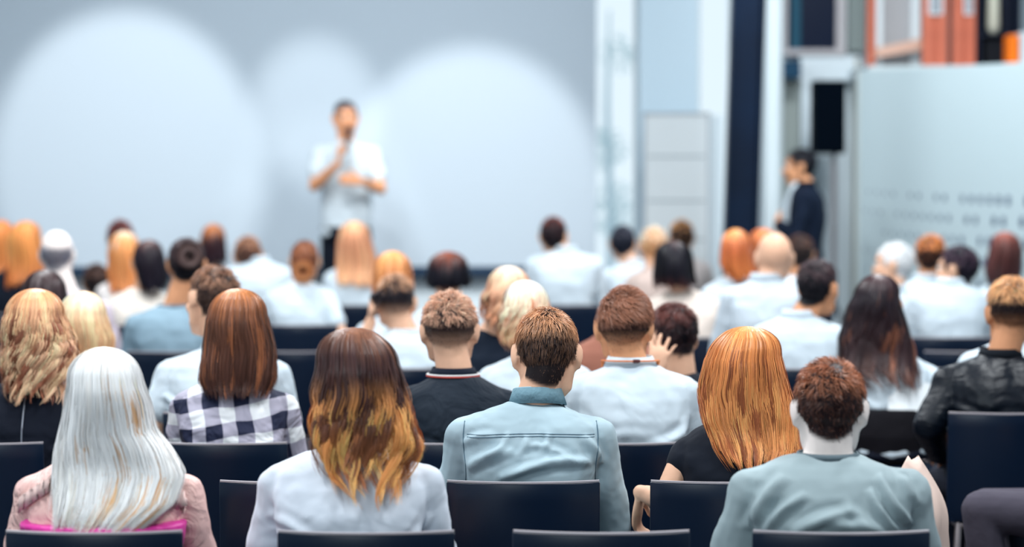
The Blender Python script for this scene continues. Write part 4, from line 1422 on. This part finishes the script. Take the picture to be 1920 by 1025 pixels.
# ---- row F
pF1 = person('man with dark fade haircut in white t-shirt resting on a raised hand', ROW['F'], 741, 508, 762, W=0.43, neck=618,
    hair=dict(col=S(24, 22, 32), col2=S(186, 140, 108), top=0.02, side=0.006, lift=0.8, mess=0.3, z0=0.03, z1=0.08, style='fade'), skin='fair',
    top=WHITE, sleeve='short', group='audience in the sixth row', lod=1, faced=False,
    arms={'L': dict(e=(-0.235, 0.02, 0.80), w=(-0.155, 0.02, 1.00), d=(0.1, 0.05, 1), n=(1, 0.1, 0), curl=1.2)})
pF2 = person('man with black hair and tanned neck turning right in white shirt', ROW['F'], 1534, 480, 1500, W=0.42, neck=592,
    hair=dict(col=S(8, 12, 22), col2=S(70, 52, 56), top=0.024, side=0.012, lift=0.4), skin='tan', top=WHITE, group='audience in the sixth row', hyaw=-35, lean=0.04)
# ---- row G
pG1 = person('man with glossy black swirled hair in blue-grey t-shirt', ROW['G'], 350, 440, 325, W=0.45, neck=572,
    hair=dict(col=S(8, 10, 20), col2=S(66, 50, 52), top=0.03, side=0.024, lift=0.25, mess=0.1, whorl=(0.0, -0.085, 0.05), z0=-0.01, z1=0.06, dens=1.6, bun=((0.028, -0.108, 0.045), 0.056), buncol=S(130, 104, 98), buncol2=S(60, 46, 52)), skin='tan',
    top=S(140, 166, 182), sleeve='short', group='audience in the seventh row')
pG2 = person('person with light ginger hair just behind the raised hand', ROW['G'], 736, 470, 738, W=0.38, neck=590,
    hair=hd(ramp((0, (224, 150, 92)), (0.5, (206, 134, 84)), (1, (190, 120, 76)))), hairlen=0.27, fem=True, skin='fair', top=WHITE, group='audience in the seventh row')
pG3 = person('bald man in pale grey shirt', ROW['G'], 1452, 435, 1438, W=0.42, neck=522,
    hair=dict(style='bald', col=S(220, 190, 170)), skin='fair', top=S(206, 218, 228), group='audience in the seventh row')
# ---- row H
pH1 = person('woman with dark brown chin-length bob before the screen', ROW['H'], 839, 472, 840, W=0.40,
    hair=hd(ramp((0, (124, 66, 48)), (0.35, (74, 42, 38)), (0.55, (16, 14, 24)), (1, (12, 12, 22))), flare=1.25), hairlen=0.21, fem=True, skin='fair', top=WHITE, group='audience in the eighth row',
    prof=[(472, 832, 846), (485, 812, 866), (505, 800, 878), (530, 795, 884), (548, 800, 878)])
pH2 = person('woman with straight black-brown hair in beige top', ROW['H'], 1265, 452, 1282, W=0.42, neck=545,
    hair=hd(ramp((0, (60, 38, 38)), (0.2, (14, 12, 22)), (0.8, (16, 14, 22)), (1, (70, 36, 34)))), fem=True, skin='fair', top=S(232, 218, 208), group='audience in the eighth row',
    prof=[(452, 1258, 1272), (465, 1238, 1290), (485, 1228, 1302), (520, 1226, 1308), (548, 1228, 1318)])
pH3 = person('dark-haired man in white shirt glancing left beside ginger hair', ROW['H'], 1796, 455, 1785, W=0.44, neck=530,
    hair=dict(col=S(16, 12, 28), col2=S(60, 40, 56), top=0.024, side=0.014, lift=0.4), skin='fair', top=WHITE, group='audience in the eighth row', hyaw=55, faced=True)
pH4 = person('balding grey-haired man in pale pinkish shirt at the left', ROW['H'], 107, 428, 126, W=0.44, neck=548,
    hair=dict(style='fringe', col=S(76, 82, 104), col2=S(130, 130, 140), top=0.012, side=0.010), skin='pale', top=S(214, 200, 212), group='audience in the eighth row')
# ---- row I
pI1 = person('woman with sleek dark bob left of the swirled-hair man', ROW['I'], 275, 450, 262, W=0.40,
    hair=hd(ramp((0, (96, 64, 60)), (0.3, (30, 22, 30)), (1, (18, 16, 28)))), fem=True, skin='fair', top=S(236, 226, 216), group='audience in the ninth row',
    prof=[(450, 268, 282), (462, 252, 296), (485, 244, 305), (520, 250, 308), (556, 262, 304)])
pI2 = person('woman with low brown hair bun in white t-shirt', ROW['I'], 571, 445, 562, W=0.40, neck=530,
    hair=dict(col=S(110, 66, 50), col2=S(150, 92, 62), top=0.028, side=0.026, lift=0.15, mess=0.05, bun=((0.0, -0.125, -0.045), 0.062), buncol=S(206, 136, 84), buncol2=S(160, 96, 60), dens=1.6, whorl=(0, 0.06, 0.11)), fem=True, skin='fair', top=WHITE, sleeve='short',
    group='audience in the ninth row', arms={'R': dict(e=(0.235, -0.01, 0.74), w=(0.18, 0.2, 0.66), d=(0, 1, -0.1))})
pI3 = person('woman with ginger hair in white blouse near the dark column', ROW['I'], 1382, 430, 1376, W=0.36,
    hair=hd(ramp((0, (226, 150, 88)), (0.4, (178, 92, 54)), (1, (206, 120, 66)))), fem=True, skin='fair', top=WHITE, group='audience in the ninth row',
    prof=[(430, 1376, 1390), (442, 1360, 1404), (465, 1353, 1412), (500, 1354, 1420), (535, 1380, 1426)])
pI4 = person('person with snow-white hair and pink face turned left', ROW['I'], 1676, 450, 1672, W=0.42,
    hair=dict(col=S(232, 236, 240), col2=S(246, 248, 250), top=0.022, side=0.012, lift=0.4), skin='fair', top=WHITE, group='audience in the ninth row', hyaw=70, faced=True)
# ---- row J
pJ1 = person('woman with long ginger hair at the far left edge', ROW['J'], 44, 415, 36, W=0.40,
    hair=hd(ramp((0, (210, 130, 70)), (0.5, (222, 144, 80)), (1, (200, 116, 66))), streak=S(150, 84, 48), streakp=0.2), fem=True, skin='fair', top=S(14, 22, 36), group='audience in the tenth row',
    prof=[(415, 36, 50), (424, 20, 66), (450, 6, 72), (490, 4, 78), (545, 6, 74)])
pJ1b = person('woman with ginger hair cut off by the left frame edge', ROW['K'], -2, 413, -14, W=0.40,
    hair=hd(ramp((0, (196, 116, 62)), (0.5, (206, 126, 70)), (1, (190, 110, 62)))), fem=True, skin='fair', top=S(14, 22, 36), group='audience in the eleventh row',
    prof=[(413, -10, 4), (424, -24, 16), (450, -34, 20), (490, -36, 18), (540, -34, 18)])
pJ2 = person('woman with long light ginger hair before the dark bob', ROW['J'], 228, 434, 236, W=0.38,
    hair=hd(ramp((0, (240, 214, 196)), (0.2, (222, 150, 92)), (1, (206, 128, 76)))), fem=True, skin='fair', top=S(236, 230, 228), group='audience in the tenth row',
    prof=[(434, 221, 235), (446, 206, 250), (470, 198, 258), (510, 194, 262), (560, 204, 252)])
pJ3 = person('man with ginger hair and dark nape behind the white-haired head', ROW['J'], 1746, 435, 1738, W=0.36,
    hair=dict(col=S(18, 12, 18), col2=S(222, 132, 72), top=0.035, side=0.012, lift=0.4, z0=0.03, z1=0.07), skin='tan', top=WHITE, group='audience in the tenth row', hyaw=-20)
pJ4 = person('woman with long chestnut hair at the far right', ROW['J'], 1890, 435, 1898, W=0.36,
    hair=hd(ramp((0, (150, 84, 72)), (0.3, (88, 50, 46)), (1, (52, 32, 36)))), fem=True, skin='fair', top=WHITE, group='audience in the tenth row',
    prof=[(435, 1883, 1897), (446, 1868, 1914), (470, 1860, 1924), (510, 1856, 1926), (545, 1860, 1920)])
pJ5 = person('person with orange-brown hair partly hidden by the bald man', ROW['J'], 1430, 428, 1424, W=0.36,
    hair=hd(ramp((0, (204, 118, 64)), (0.5, (150, 76, 46)), (1, (196, 108, 56)))), fem=True, hairlen=0.32, skin='fair', top=WHITE, group='audience in the tenth row')
# ---- row K
pK1 = person('man with cropped light brown hair in white shirt left of the speaker', ROW['K'], 465, 438, 482, W=0.44, neck=488,
    hair=dict(col=S(88, 60, 52), col2=S(176, 124, 92), top=0.016, side=0.01, lift=0.5), skin='tan', top=WHITE, group='audience in the eleventh row')
pK2 = person('woman with long pinkish-tan hair in front of the speaker\'s legs', ROW['K'], 662, 415, 664, W=0.40,
    hair=hd(ramp((0, (228, 172, 130)), (0.4, (206, 142, 108)), (1, (216, 160, 118))), flare=1.5), fem=True, skin='fair', top=WHITE, group='audience in the eleventh row',
    prof=[(415, 654, 670), (428, 638, 686), (455, 630, 696), (490, 628, 704), (545, 626, 706)])
pK3 = person('person with low dark hair between white shoulder and ginger hair', ROW['K'], 182, 490, 176, W=0.36, lean=0.22, 
    hair=hd(DARKB, top=0.02), skin='tan', top=WHITE, group='audience in the eleventh row')
pK4 = person('man with brown hair seated right below the standing man', ROW['K'], 1500, 436, 1496, W=0.40,
    hair=hd(DARKB, top=0.02), skin='tan', top=WHITE, group='audience in the eleventh row')
pK5 = person('person with very light orange hair beside the dark-haired man', ROW['K'], 1226, 420, 1228, W=0.36,
    hair=dict(col=S(226, 160, 110), col2=S(244, 214, 190), top=0.024, side=0.014, lift=0.4), skin='fair', top=S(196, 176, 168), group='audience in the eleventh row')
# ---- row L / M
pL1 = person('person with reddish-brown hair against the screen, leftmost of the farthest row', ROW['L'], 226, 408, 232, W=0.38,
    hair=dict(col=S(70, 36, 40), col2=S(124, 66, 58), top=0.028, side=0.02, lift=0.4), skin='fair', top=WHITE, group='audience in the farthest rows')
pL2 = person('woman with long hair tan on top and dark below', ROW['L'], 397, 420, 398, W=0.36,
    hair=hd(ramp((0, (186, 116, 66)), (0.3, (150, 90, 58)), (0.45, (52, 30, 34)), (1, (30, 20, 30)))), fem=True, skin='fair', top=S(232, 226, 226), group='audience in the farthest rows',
    prof=[(420, 391, 403), (430, 378, 416), (450, 373, 420), (490, 374, 421), (505, 378, 418)])
pL3 = person('man with close dark hair and broad white shirt against the screen', ROW['K'], 1038, 402, 1058, W=0.46, neck=468,
    hair=dict(col=S(16, 14, 24), col2=S(124, 62, 50), top=0.02, side=0.012, lift=0.4, z0=0.04, z1=0.09), skin='fair', top=WHITE, group='audience in the farthest rows', hyaw=-10)
pL4 = person('man with short navy-black hair in white shirt below the tall window', ROW['L'], 1168, 418, 1190, W=0.45, neck=492,
    hair=dict(col=S(16, 22, 38), col2=S(70, 70, 82), top=0.018, side=0.012, lift=0.4), skin='fair', top=WHITE, group='audience in the farthest rows', hyaw=-8)
pM1 = person('person with tan-topped dark hair in front of the display board', ROW['M'], 1278, 408, 1282, W=0.38,
    hair=dict(col=S(24, 16, 20), col2=S(212, 150, 98), top=0.028, side=0.018, lift=0.4, z0=0.04, z1=0.08), skin='fair', top=S(214, 204, 202), group='audience in the farthest rows')

# partly out of frame: the person whose grey knee shows at the lower right
pR = person('person beyond the right edge whose dark grey knee reaches into view', ROW['C'], 2128, 535, 2115, W=0.42, yaw=80, hair=hd(DARKB, top=0.02), top=S(60, 66, 78), group='audience in the third row', lod=0,
    botm=mat('trouser_grey', S(72, 68, 80), rough=0.85, bump=0.01, bscale=9), legs=[((-0.12, 0.46, 0.585), (-0.10, 0.40, 0.10)), ((0.11, 0.44, 0.56), (0.12, 0.38, 0.10))], arms={'L': dict(e=(-0.23, -0.04, 0.78), w=(-0.06, 0.12, 0.68), d=(0.8, 0.5, -0.2)), 'R': dict(e=(0.23, -0.04, 0.78), w=(0.06, 0.12, 0.67), d=(-0.8, 0.5, -0.2))})

# ---- speaker and bystander
pS = person('speaker in white t-shirt and dark trousers holding a microphone on stage', 17.0, 648, 185, 650, W=0.47, stand=0.28, yaw=180, skin='tan',
    hair=dict(col=S(70, 66, 72), col2=S(120, 116, 120), top=0.02, side=0.008, lift=0.4), top=S(196, 208, 216), sleeve='short', group='standing people', faced=True, lod=1, lean=0.0, neck=262,
    botm=mat('trouser_black', S(4, 14, 30), rough=0.8), hyaw=14, hpitch=-4,
    arms={'R': dict(e=(0.215, 0.12, 1.235), w=(0.035, 0.27, 1.395), d=(-0.08, -0.1, 1), n=(-1, -0.25, 0), curl=1.3, ts=-1),
          'L': dict(e=(-0.25, 0.08, 1.215), w=(-0.13, 0.27, 1.27), d=(0.9, 0.25, 0.15), n=(0, -1, -0.3), curl=0.6, ts=1)})
pT = person('dark-haired man in dark blazer standing in profile below the loudspeaker', 16.3, 1500, 275, 1507, W=0.46, stand=0.0, yaw=82, skin='warm', neck=345,
    hair=dict(col=S(8, 12, 22), col2=S(26, 26, 36), top=0.024, side=0.012, lift=0.4), top=S(10, 24, 44), group='standing people', faced=True, lod=1, lean=0.0,
    botm=mat('trouser_black', S(4, 14, 30), rough=0.8),
    arms={'R': dict(e=(0.24, 0.06, 1.18), w=(0.07, 0.16, 1.24), d=(-0.9, 0.3, 0.1), n=(0, -1, 0), curl=0.8), 'L': dict(e=(-0.24, 0.06, 1.18), w=(-0.08, 0.17, 1.27), d=(0.9, 0.2, 0.1), n=(0, -1, 0), curl=0.8)})
g = MB()
zt_ = pT['zN']
g.loft([(0, 0.118, zt_ - 0.42, 0.03, 0.03), (0, 0.122, zt_ - 0.25, 0.06, 0.03), (0, 0.108, zt_ - 0.13, 0.065, 0.034), (0, 0.07, zt_ - 0.03, 0.066, 0.034), (0, 0.05, zt_ + 0.012, 0.056, 0.03)], n=20)
g.build('shirt_front', mat('white_shirt', WHITE, rough=0.8), pT['root'], True)

# microphone in the speaker's hand
wr = pS['M'] @ pS['joints'][1][2]
mouth = pS['M'] @ (pS['Hm'] @ Vector((0, 0.125, -0.07)))
mc = empty('microphone', mouth)
tagit(mc, 'dark handheld microphone held up to the speaker\'s mouth', 'microphone')
dn = (wr + Vector((0.03, -0.01, 0.02)) - mouth)
dl = dn.normalized()
g = MB(); g.ell((0, 0, 0), (0.026, 0.026, 0.028), n=16, m=10); g.build('grille_head', mat('mic_mesh', S(60, 40, 50), rough=0.5, metal=0.5), mc, True)
g = MB(); g.tube([dl * 0.022, dl * 0.05, dl * 0.20], [0.021, 0.017, 0.012], n=14); g.build('handle', mat('mic_black', S(30, 16, 24), rough=0.4), mc, True)

# ------------------------------------------------------------------ clothing details
# denim shirt collar, yoke and sleeve seams
def drape(parent, p, pts, r, m, name, off=0.001):
    bvh = BVHTree.FromObject(p['shirt'], bpy.context.evaluated_depsgraph_get())
    out = []
    for (x, z) in pts:
        hit = bvh.ray_cast(Vector((x, -1.0, z)), Vector((0, 1, 0)))
        if hit[0] is not None: out.append(hit[0] + Vector((0, -off, 0)))
    if len(out) > 2:
        g = MB(); g.tube(out, r, n=6)
        return g.build(name, m, parent, True)


SEAM = mat('seam_thread', S(96, 122, 138), rough=0.8)
zN = pB1['zN']; yN = pB1['yN']
ring_band(pB1['root'], 'collar', (0.02, yN + 0.004, zN - 0.012), 0.080, 0.074, 0.066, 0.064, 0.046, mat('denim_collar', S(112, 146, 160), rough=0.8, bump=0.01, bscale=30), tilt=-0.010)
ring_band(pB1['root'], 'collar_stand', (0.02, yN + 0.006, zN - 0.012), 0.068, 0.066, 0.062, 0.060, 0.048, pB1['topm'], tilt=-0.010)
zy = P(960, 822, ROW['B'] + 0.08).z
for dz_ in (0, -0.007):
    drape(pB1['root'], pB1, [(x * 0.01, zy + dz_ + 0.008 * (1 - (x / 19) ** 2)) for x in range(-18, 19)], 0.0013, SEAM, 'yoke_seam')
for sd in (-1, 1):
    drape(pB1['root'], pB1, [(sd * (0.187 + 0.004 * math.sin(k * 0.4)), zy + 0.035 - k * 0.012) for k in range(16)], 0.0016, SEAM, 'sleeve_seam')
# polo collar with its stripe
zN = pC3['zN']; yN = pC3['yN']
ring_band(pC3['root'], 'collar', (-0.012, yN + 0.004, zN - 0.010), 0.078, 0.072, 0.064, 0.062, 0.032, mat('polo_collar', S(10, 20, 38), rough=0.8))
ring_band(pC3['root'], 'collar_stripe', (-0.012, yN + 0.004, zN - 0.007), 0.083, 0.077, 0.082, 0.076, 0.005, mat('red_stripe', S(228, 96, 84), rough=0.7))
ring_band(pC3['root'], 'collar_edging', (-0.012, yN + 0.004, zN - 0.002), 0.0825, 0.0765, 0.081, 0.075, 0.004, mat('white_stripe', S(236, 236, 236), rough=0.7))
# lanyard and collar of the white-shirted man
zN = pC4['zN']; yN = pC4['yN']
ring_band(pC4['root'], 'collar', (-0.008, yN + 0.004, zN - 0.012), 0.082, 0.075, 0.068, 0.065, 0.032, mat('white_shirt', WHITE, rough=0.8))
g = MB()
pts = []
for k in range(0, 25):
    a = PI + PI * k / 24
    pts.append((-0.008 + 0.090 * math.cos(a), yN - 0.001 + 0.085 * math.sin(a), zN + 0.006 - 0.004 * math.sin(a)))
pts = [(-0.085, yN + 0.09, zN - 0.09)] + pts + [(0.07, yN + 0.09, zN - 0.09)]
g.tube(pts, 0.0055, n=8, flat=0.5)
g.build('lanyard', mat('orange_strap', S(226, 130, 74), rough=0.6), pC4['root'], True)
g = MB(); g.tube([(0.0, yN - 0.086, zN + 0.010), (0.014, yN - 0.086, zN + 0.010)], 0.006, n=8); g.build('lanyard_stitch', mat('dark_stitch', S(96, 50, 48)), pC4['root'], True)
# t-shirt necklines
for p_, c_ in ((pA3, S(104, 120, 128)), (pF1, WHITE), (pG1, S(90, 112, 130)), (pF2, WHITE)):
    ring_band(p_['root'], 'neckband', (0, p_['yN'] + 0.002, p_['zN'] - 0.014), 0.079, 0.074, 0.072, 0.067, 0.014, mat('band_%d' % int(c_[0] * 1000), c_, rough=0.8))
for p_, c_ in ((pD1, S(8, 16, 26)), (pA2, S(226, 234, 246)), (pF2, WHITE), (pH3, WHITE), (pL3, WHITE), (pL4, WHITE), (pG3, S(206, 218, 228)), (pD2, WHITE), (pK1, WHITE), (pT, S(8, 22, 42)), (pI4, WHITE), (pJ3, WHITE)):
    ring_band(p_['root'], 'collar', (0, p_['yN'] + 0.004, p_['zN'] - 0.014), 0.080, 0.074, 0.067, 0.065, 0.036, mat('collar_%d' % int(c_[0] * 1000), c_, rough=0.8))
# ruffles and magenta camisole under the sheer blouse
zN = pA1['zN']
bv = BVHTree.FromObject(pA1['shirt'], bpy.context.evaluated_depsgraph_get())
for sd in (-1, 1):
    g = MB()
    rows = []
    for k in range(40):
        t_ = k / 39
        x = sd * (0.09 + 0.115 * t_)
        z = zN - 0.035 - 0.075 * t_
        hit = bv.ray_cast(Vector((x, -1, z)), Vector((0, 1, 0)))
        y = hit[0].y if hit[0] is not None else 0.0
        w_ = 0.010 * math.sin(k * 1.1)
        rows.append([(x, y - 0.003, z + 0.012), (x + w_ * 0.4, y - 0.014 + w_, z + 0.020 + w_ * 0.5), (x + w_, y - 0.020 - w_, z - 0.018 + w_), (x, y - 0.004, z - 0.006)])
    g.rings(rows)
    g.build('ruffle', mat('ruffle_pink', S(244, 212, 206), rough=0.6), pA1['root'], True)
g = MB()
cs = torso_secs(0.46, zN, 0.475, 0.05, 0.17, 0.026, True)
cs = [c for c in cs if c[2] < zN - 0.12]
g.loft(cs)
g.remesh('camisole', 0.008, mat('magenta_satin', S(222, 60, 160), rough=0.4, bump=0.03, bscale=7, var=0.3, vscale=6), pA1['root'], iters=2, disp=[(0.01, 0.05, 1)])
# zip of the dark dress
zN = pC1['zN']
drape(pC1['root'], pC1, [(0.0, zN - 0.02 - k * 0.015) for k in range(24)], 0.0022, mat('zip_grey', S(150, 154, 166), rough=0.3, metal=0.6), 'zipper')

# ------------------------------------------------------------------ chairs
for row, bx, lab in (
    ('A', 178, 'black chair holding the woman in pink'), ('A', 687, 'black chair holding the white-shirted woman with ginger hair ends'),
    ('A', 1127, 'empty black chair in the nearest row'), ('A', 1576, 'black chair holding the man in the grey t-shirt'),
    ('B', 556, 'empty black chair behind the white-shirted woman, left of the denim shirt man'), ('B', 981, 'black chair holding the denim shirt man'),
    ('B', 1362, 'black chair holding the ginger woman in black'),
    ('C', -42, 'black chair holding the woman with wavy strawberry-blond hair'), ('C', 414, 'black chair holding the woman in checked shirt'),
    ('C', 858, 'black chair holding the man in dark polo'), ('C', 1148, 'black chair holding the man with orange lanyard'),
    ('D', 1888, 'tall black chair holding the man in leather jacket'), ('D', 420, 'black chair holding the man with tilted curly head'),
    ('D', 150, 'black chair holding the pale-blond bobbed woman'), ('D', 1003, 'black chair holding the woman with white-gold wavy hair'), ('D', 1285, 'black chair holding the person resting neck in hand'),
    ('E', 86, 'black chair holding the low-seated dark-haired woman'), ('E', 912, 'black chair holding the curly pink-blond woman'),
    ('E', 1150, 'black chair holding the person in brown top'), ('E', 1904, 'black chair holding the hidden person in white shirt'),
    ('F', 762, 'black chair holding the man with raised hand'), ('F', 1500, 'black chair holding the dark-haired man turning right'), ('F', 1800, 'empty black chair beside the papers'),
    ('G', 325, 'black chair holding the man in blue-grey t-shirt'), ('G', 738, 'black chair holding the person with light ginger hair'), ('G', 1438, 'black chair holding the bald man'),
    ('G', 1815, 'empty black chair behind another beside the papers'), ('G', 556, 'empty black chair behind the bun-haired woman'),
    ('H', 840, 'black chair holding the dark bobbed woman'), ('H', 1282, 'black chair holding the woman in beige top'), ('H', 1785, 'black chair holding the man glancing left'),
    ('H', 126, 'black chair holding the balding man'),
    ('I', 262, 'black chair holding the sleek dark-bobbed woman'), ('I', 562, 'black chair holding the bun-haired woman'), ('I', 1376, 'black chair holding the ginger woman near the column'),
    ('I', 1672, 'black chair holding the snow-white-haired person'),
    ('J', 36, 'black chair holding the ginger woman at far left'), ('J', 236, 'black chair holding the light ginger long-haired woman'), ('J', 1740, 'black chair holding the ginger man'),
    ('J', 1896, 'black chair holding the chestnut-haired woman'), ('J', 1424, 'black chair holding the person behind the bald man'),
    ('K', -14, 'black chair holding the woman cut off by the frame'), ('K', 482, 'black chair holding the cropped-hair man'), ('K', 664, 'black chair holding the pinkish-tan-haired woman'),
    ('K', 176, 'black chair holding the low dark-haired person'), ('K', 1496, 'black chair holding the man below the standing man'), ('K', 1228, 'black chair holding the light orange-haired person'),
    ('L', 232, 'black chair holding the reddish-brown-haired person'), ('L', 398, 'black chair holding the tan-and-dark-haired woman'), ('K', 1060, 'black chair holding the broad white-shirted man'),
    ('L', 1190, 'black chair holding the navy-black-haired man'), ('M', 1282, 'black chair holding the person before the display board')):
    chair(ROW[row], bx, lab)
cR = chair(ROW['C'], 2115, 'black chair beyond the right edge under the grey-kneed person', rz=80)

# backless stool of the woman with papers
sl = empty('stool', (pE1['root'].location.x, ROW['E'] + 0.19, 0))
tagit(sl, 'round backless black stool under the woman with papers', 'stool')
g = MB(); g.loft([(0, 0, 0.44, 0.17, 0.17), (0, 0, 0.455, 0.19, 0.19), (0, 0, 0.49, 0.19, 0.19), (0, 0, 0.503, 0.17, 0.17)], n=28, sq=2)
g.build('seat', SHELL, sl, True)
for k in range(4):
    a = PI / 4 + k * PI / 2
    g = MB(); g.tube([(0.12 * math.cos(a), 0.12 * math.sin(a), 0.44), (0.19 * math.cos(a), 0.19 * math.sin(a), 0.012)], 0.012, n=10); g.build('leg', CHROME, sl, True)
sk_ = MB()
sk_.loft([(0, 0.0, 0.505, 0.11, 0.12), (0, 0.0, 0.54, 0.148, 0.14), (0, 0.0, 0.62, 0.165, 0.15), (0, 0.005, 0.69, 0.158, 0.145), (0, 0.01, 0.725, 0.150, 0.14)], n=32, sq=2.1)
sk_.remesh('skirt', 0.008, mat('black_skirt', S(14, 12, 20), rough=0.8, bump=0.01, bscale=8), pE1['root'], iters=3)
# papers she holds
q = P(1716, 748, ROW['E'] + 0.12)
pp = empty('paper_sheets', q)
tagit(pp, 'open white paper sheets held by the woman with very long dark hair', 'papers')
for k, (rx_, rz_, dx, dz_) in enumerate(((62, 8, 0.0, 0.045), (72, -14, 0.03, -0.005))):
    g = MB()
    R = []
    for i in range(9):
        u = -0.105 + 0.21 * i / 8
        R.append([(u, v, 0.012 * math.sin(i * 0.7 + k) + t_) for (v, t_) in ((-0.075, 0), (0.075, 0), (0.075, 0.0012), (-0.075, 0.0012))])
    g.rings(R)
    o = g.build('sheet', mat('paper_white', S(236, 242, 246), rough=0.8), pp, False)
    o.rotation_euler = (math.radians(rx_), math.radians(rz_), 0)
    o.location = (dx, k * 0.02, dz_ - 0.04)
# pale coat lying over something between the grey t-shirt man and the leather jacket man
g = MB()
q0 = P(1712, 900, ROW['C'] - 0.25)
rows = []
for i in range(16):
    v = i / 15
    r_ = []
    for j in range(24):
        a = 2 * PI * j / 24
        f = 1 + 0.12 * math.sin(a * 6 + v * 3) * v
        rr_ = (0.020 + 0.098 * math.sin(min(1, v * 1.5) * PI / 2) - 0.02 * v) * f
        r_.append((rr_ * math.cos(a) * 0.85 + 0.02 * v, rr_ * math.sin(a) * 0.9, 0.29 * (1 - v) + 0.012 * math.sin(a * 2 + 1) * (1 - v)))
    rows.append(r_)
g.rings(rows)
o = g.build('beige_coat', mat('coat_beige', S(226, 200, 188), rough=0.8, bump=0.03, bscale=6, stretch=(1, 1, 0.3)), smooth=True, loc=(q0.x, q0.y, 0.506))
s2 = copy_tree(sl)
s2.location = (q0.x, q0.y, 0)
s2.scale = (0.8, 0.8, 1.0)
s2['label'] = 'backless black stool under the pale beige coat'
tagit(o, 'crumpled pale beige coat bundled between the grey t-shirt man and leather jacket chair', 'coat')
